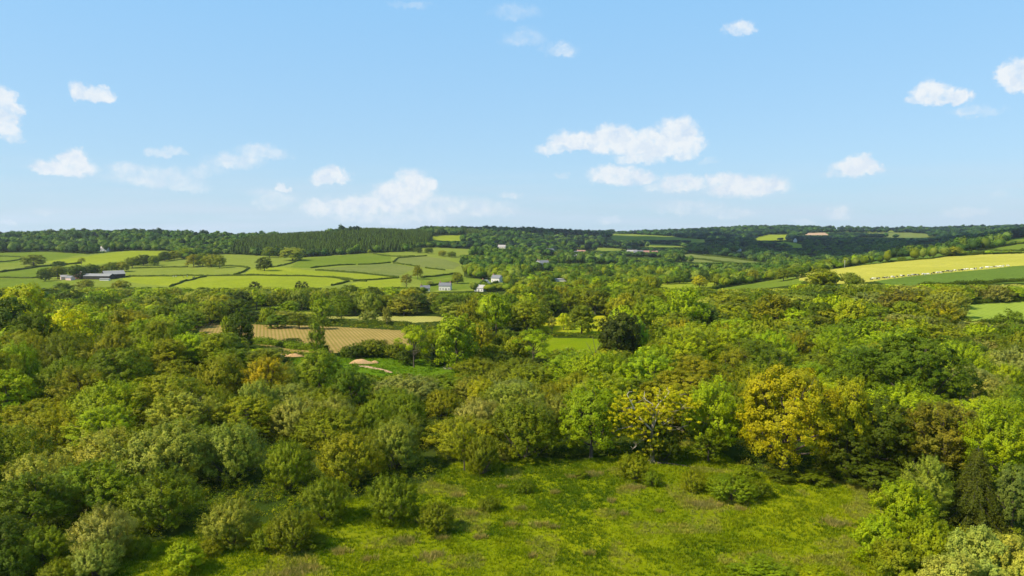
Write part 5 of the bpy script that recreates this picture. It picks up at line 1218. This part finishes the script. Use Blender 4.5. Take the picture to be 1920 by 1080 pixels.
def ribbon(name, label, px, wid, mat, lift=.05):
    P = np.array([hit(u, v)[:2] for u, v in px]); n = 26; d = np.linspace(0, len(px)-1, n); X = np.interp(d, range(len(px)), P[:, 0]); Y = np.interp(d, range(len(px)), P[:, 1])
    tx, ty = np.gradient(X), np.gradient(Y); tl = np.hypot(tx, ty); nx, ny = -ty/tl, tx/tl; w = wid*(.55+.9*vnoise(d*1.7, d*0, 3))*np.minimum(1, np.minimum(d, d[-1]-d)*2+.25); V = []
    for k in (-.5, -.2, .2, .5): x = X+nx*w*k; y = Y+ny*w*k; V.append(np.stack([x, y, ground(x, y)+lift*(1 if abs(k) < .5 else -.5)], 1))
    V = np.stack(V, 1).reshape(-1, 3); F = [(i*4+j, i*4+j+1, i*4+4+j+1, i*4+4+j) for i in range(n-1) for j in range(3)]
    o = link(bpy.data.objects.new(name, quads_mesh(name, V, F, mat, smooth=True))); props(o, label, None, None, 'structure')
ribbon('dirt_track', 'thin pale track running down from the soil heaps', [(672,686),(690,688),(712,692),(736,699)], 2.4, G_HAYB, .16)
ribbon('dirt_track', 'pale scrap of track at the right end of the green strip', [(803,709),(812,711),(824,713)], 2.2, G_HAYB, .16)
ribbon('dirt_track', 'pale edge of soil by the left end of the brown field', [(525,664),(545,665),(575,668)], 3.0, G_SOIL, .16)
def brush(label, u, v, wpx, h, seed):
    x, y, z = hit(u, v); w = wpx*y/FPX; g = np.random.default_rng(seed); b = MB()
    for i in range(420):
        a = g.normal(size=3)*np.array([w*.22, w*.1, 0]); base = np.array([a[0], a[1], g.uniform(0, h)*max(0, 1-abs(a[0])/(w*.55))]); d = unit(np.array([g.normal(), g.normal(), abs(g.normal())*.5]))*g.uniform(.6, 1.8); b.tube([base, base+d*.5+g.normal(size=3)*.1, base+d], [.035,.03,.01], 3, False)
    o = b.build('branch_heap', BARK_PALE); o.location = (x, y, z); props(o, label, 'branch heap')
brush('heap of grey dead branches at the end of the green strip', 855, 692, 42, 1.6, 4)
brush('small heap of bleached branches beside the bronze yellow tree', 860, 735, 20, 1.3, 6)

# ------------------------------------------------------------------ undergrowth, meadow grass and rushes
def in_meadow(x, y):
    z = ground(x, y); u, v = proj(x, y, z); return in_poly(u, v, FIELDS[0][3]) & (y < 145)
def undergrowth():
    g = np.random.default_rng(61); P = []
    for n, y0, y1, nl, lf, seed in ((9000, 84, 200, 75, .34, 62), (7000, 200, 345, 36, .62, 63)):
        y = np.sqrt(g.uniform(y0**2, y1**2, n)); u = g.uniform(-120, 2040, n); x = (u-960)/FPX*y
        m = ~open_field(x, y); x, y = x[m], y[m]; z = ground(x, y); k = len(x); cl = np.array([TINT[t] for t in ('mid','green','olive','dark','brown')])[g.integers(0, 5, k)]
        h = g.uniform(.7, 2.4, k); P.append((np.concatenate([np.stack([x, y, z-.2, h, h*g.uniform(1.4, 2.4, k)], 1), cl], 1), nl, lf, seed))
    for V, nl, lf, seed in P: stuff('undergrowth', 'bramble and fern undergrowth filling the gaps between the trees' if seed == 62 else 'undergrowth below the middle distance trees', wood_mesh('undergrowth', V, seed, nl, lf, core=False))
undergrowth()
GRASS_M = foliage('grass_blades', 'hue', trans=.25, spec=.15)
def tuft_mesh(name, X, Y, col, hmin, hmax, spread, nb, seed, wid=.05):
    g = np.random.default_rng(seed); n = len(X); Z = ground(X, Y); i = np.repeat(np.arange(n), nb); m = len(i)
    a = g.uniform(0, 6.283, m); r = g.uniform(0, spread, m); bx = X[i]+np.cos(a)*r; by = Y[i]+np.sin(a)*r; h = g.uniform(hmin, hmax, n)[i]*g.uniform(.7, 1.2, m)
    la = a+g.normal(size=m)*.8; ln = h*g.uniform(.25, .9, m); tx = bx+np.cos(la)*ln; ty = by+np.sin(la)*ln; pa = g.uniform(0, 6.283, m); w = wid*g.uniform(.6, 1.4, m)
    A = np.stack([bx-np.cos(pa)*w, by-np.sin(pa)*w, Z[i]-.02], 1); B = np.stack([bx+np.cos(pa)*w, by+np.sin(pa)*w, Z[i]-.02], 1); T1 = np.stack([tx, ty, Z[i]+h], 1)
    V = np.stack([A, B, T1], 1).reshape(-1, 3); F = np.arange(3*m).reshape(m, 3)
    return quads_mesh(name, V, F, GRASS_M, attr=np.clip(g.uniform(0, 1, n)[i]*.6+g.uniform(0, .4, m), 0, 1), col=np.asarray(col)[i])
def meadow_grass():
    g = np.random.default_rng(71); n = 95000; y = np.sqrt(g.uniform(80**2, 142**2, n)); u = g.uniform(-60, 1760, n); x = (u-960)/FPX*y; m = in_meadow(x, y); x, y = x[m], y[m]
    p = vnoise(x/9, y/9, 31)*.6+vnoise(x/2.5, y/2.5, 32)*.4; dens = vnoise(x/3.2, y/3.2, 33); kk = g.random(len(x)) < np.clip(dens*1.6-.05, .32, 1); x, y, p = x[kk], y[kk], p[kk]
    q = np.clip((p-.3)*2.5, 0, 1)[:, None]; u_, v_ = proj(x, y, ground(x, y)); lit = np.clip((v_-860)/160+(u_-900)/1500, 0, 1)[:, None]
    c = np.array((.075,.118,.003))*(1-q)+np.array((.195,.225,.003))*q
    dry = (vnoise(x/5, y/5, 35) > .72)[:, None]; c = np.where(dry, np.array((.22,.21,.04)), c)
    o = stuff('meadow_grass', 'rough tussocky grass of the meadow', tuft_mesh('meadow_grass', x, y, c, .18, .50, .35, 7, 72, .055)); o['category'] = 'grass'
    R_ = [(760,1015,26),(800,1045,30),(640,1035,26),(572,1066,34),(690,1050,20),(900,1008,16),(960,985,20),(885,965,14),(905,955,10),(1010,985,16),(1040,990,10),(1170,965,12),(1110,890,26),(1145,940,12),(1330,948,34),(1385,956,18),(1562,982,34),(1190,915,24),(830,1010,14),(1000,1044,12),(545,1076,30),(940,915,10),(858,930,14),(1075,895,14),(1300,945,14),(975,955,14),(1105,1040,12),(790,980,16),(750,960,12),(1040,925,10),(1235,960,8),(820,1040,18)]
    xs, ys = [], []
    for u, v, w in R_:
        x0, y0, _ = hit(u, v); ww = w*y0/FPX; k = int(20+ww*ww*9); xs.append(x0+g.normal(size=k)*ww*.42); ys.append(y0+g.normal(size=k)*ww*.30)
    x = np.concatenate(xs); y = np.concatenate(ys); t = g.random((len(x), 1)); c = np.array((.31,.235,.10))*t+np.array((.20,.17,.05))*(1-t)
    o = stuff('dry_rushes', 'patches of brown dry rushes and dead grass in the meadow', tuft_mesh('dry_rushes', x, y, c, .35, .75, .28, 9, 73, .04)); o['category'] = 'rushes'
meadow_grass()
def field_grass():
    g = np.random.default_rng(81); n = 26000; y = np.sqrt(g.uniform(190**2, 300**2, n)); u = g.uniform(540, 1180, n); x = (u-960)/FPX*y; u_, v_ = proj(x, y, ground(x, y))
    m = np.zeros(n, bool)
    for f in FIELDS:
        if f[0] == 'lush_grass_strip': m |= in_poly(u_, v_, f[3])
    m &= vnoise(x/6, y/6, 12) > .35; x, y = x[m], y[m]; q = np.clip(vnoise(x/8, y/8, 15)*1.6-.3, 0, 1)[:, None]
    c = np.array((.07,.13,.003))*(1-q)+np.array((.14,.21,.006))*q
    o = stuff('field_grass', 'long grass of the vivid strip below the dark hedge', tuft_mesh('field_grass', x, y, c, .18, .38, .5, 7, 82, .10)); o['category'] = 'grass'
field_grass()

# ------------------------------------------------------------------ unseen clouds overhead, placed out of the frame to shade the far slopes
CLOUDM = plain('shade_cloud_white', (.82,.82,.82), 1.0, .03, .002)
def cloud(label, cx, cy, alt, L_, W_, T_, seed, n=26):
    g = np.random.default_rng(seed); Vs = []; Fs = []; b = 0; V0, F0 = blob_verts(10, 16)
    for i in range(n):
        a = g.uniform(0, 6.283); r = math.sqrt(g.random()); x = cx+math.cos(a)*r*L_/2; y = cy+math.sin(a)*r*W_/2; s = T_*(1.15-.6*r)*g.uniform(.8, 1.3)
        bump = 1+.16*(vnoise(V0[:, 0]*3+i, V0[:, 1]*3+V0[:, 2]*2, seed)[:, None]-.5)*2
        V = V0*bump*np.array([s*1.5, s*1.2, s*.75])+np.array([x, y, alt]); V[:, 2] = np.maximum(V[:, 2], alt-T_*.12); Vs.append(V); Fs.append(F0+b); b += len(V)
    o = link(bpy.data.objects.new('cloud', quads_mesh('cloud', np.concatenate(Vs), np.concatenate(Fs), CLOUDM, smooth=True))); props(o, label, 'cloud', 'unseen shading clouds', 'structure')
def shade(label, x, y, L_, W_, T_, seed, n, alt=1400):
    h = alt/math.tan(SUN_EL); cloud(label, x+math.sin(SUN_AZ)*h, y+math.cos(SUN_AZ)*h, alt, L_, W_, T_, seed, n)
shade('unseen flat based cumulus overhead, shading the far right slopes', 900, 1750, 1000, 900, 190, 1, 20)
shade('second unseen flat based cumulus overhead, shading the skyline wood', 300, 2350, 900, 500, 170, 2, 12)
# ------------------------------------------------------------------ the air of the valley
def haze():
    b = MB(); b.box(-6500, 6500, -1500, 7000, -70, 190); m, nt, out = new_mat('haze'); v = N(nt, 'ShaderNodeVolumePrincipled')
    v.inputs['Color'].default_value = (.80, .88, 1.0, 1); v.inputs['Density'].default_value = 0.00004; v.inputs['Anisotropy'].default_value = .2
    nt.links.new(v.outputs[0], out.inputs['Volume']); o = b.build('haze', m); props(o, 'faint blue haze in the air over the far slopes', 'haze', None, 'stuff')
haze()
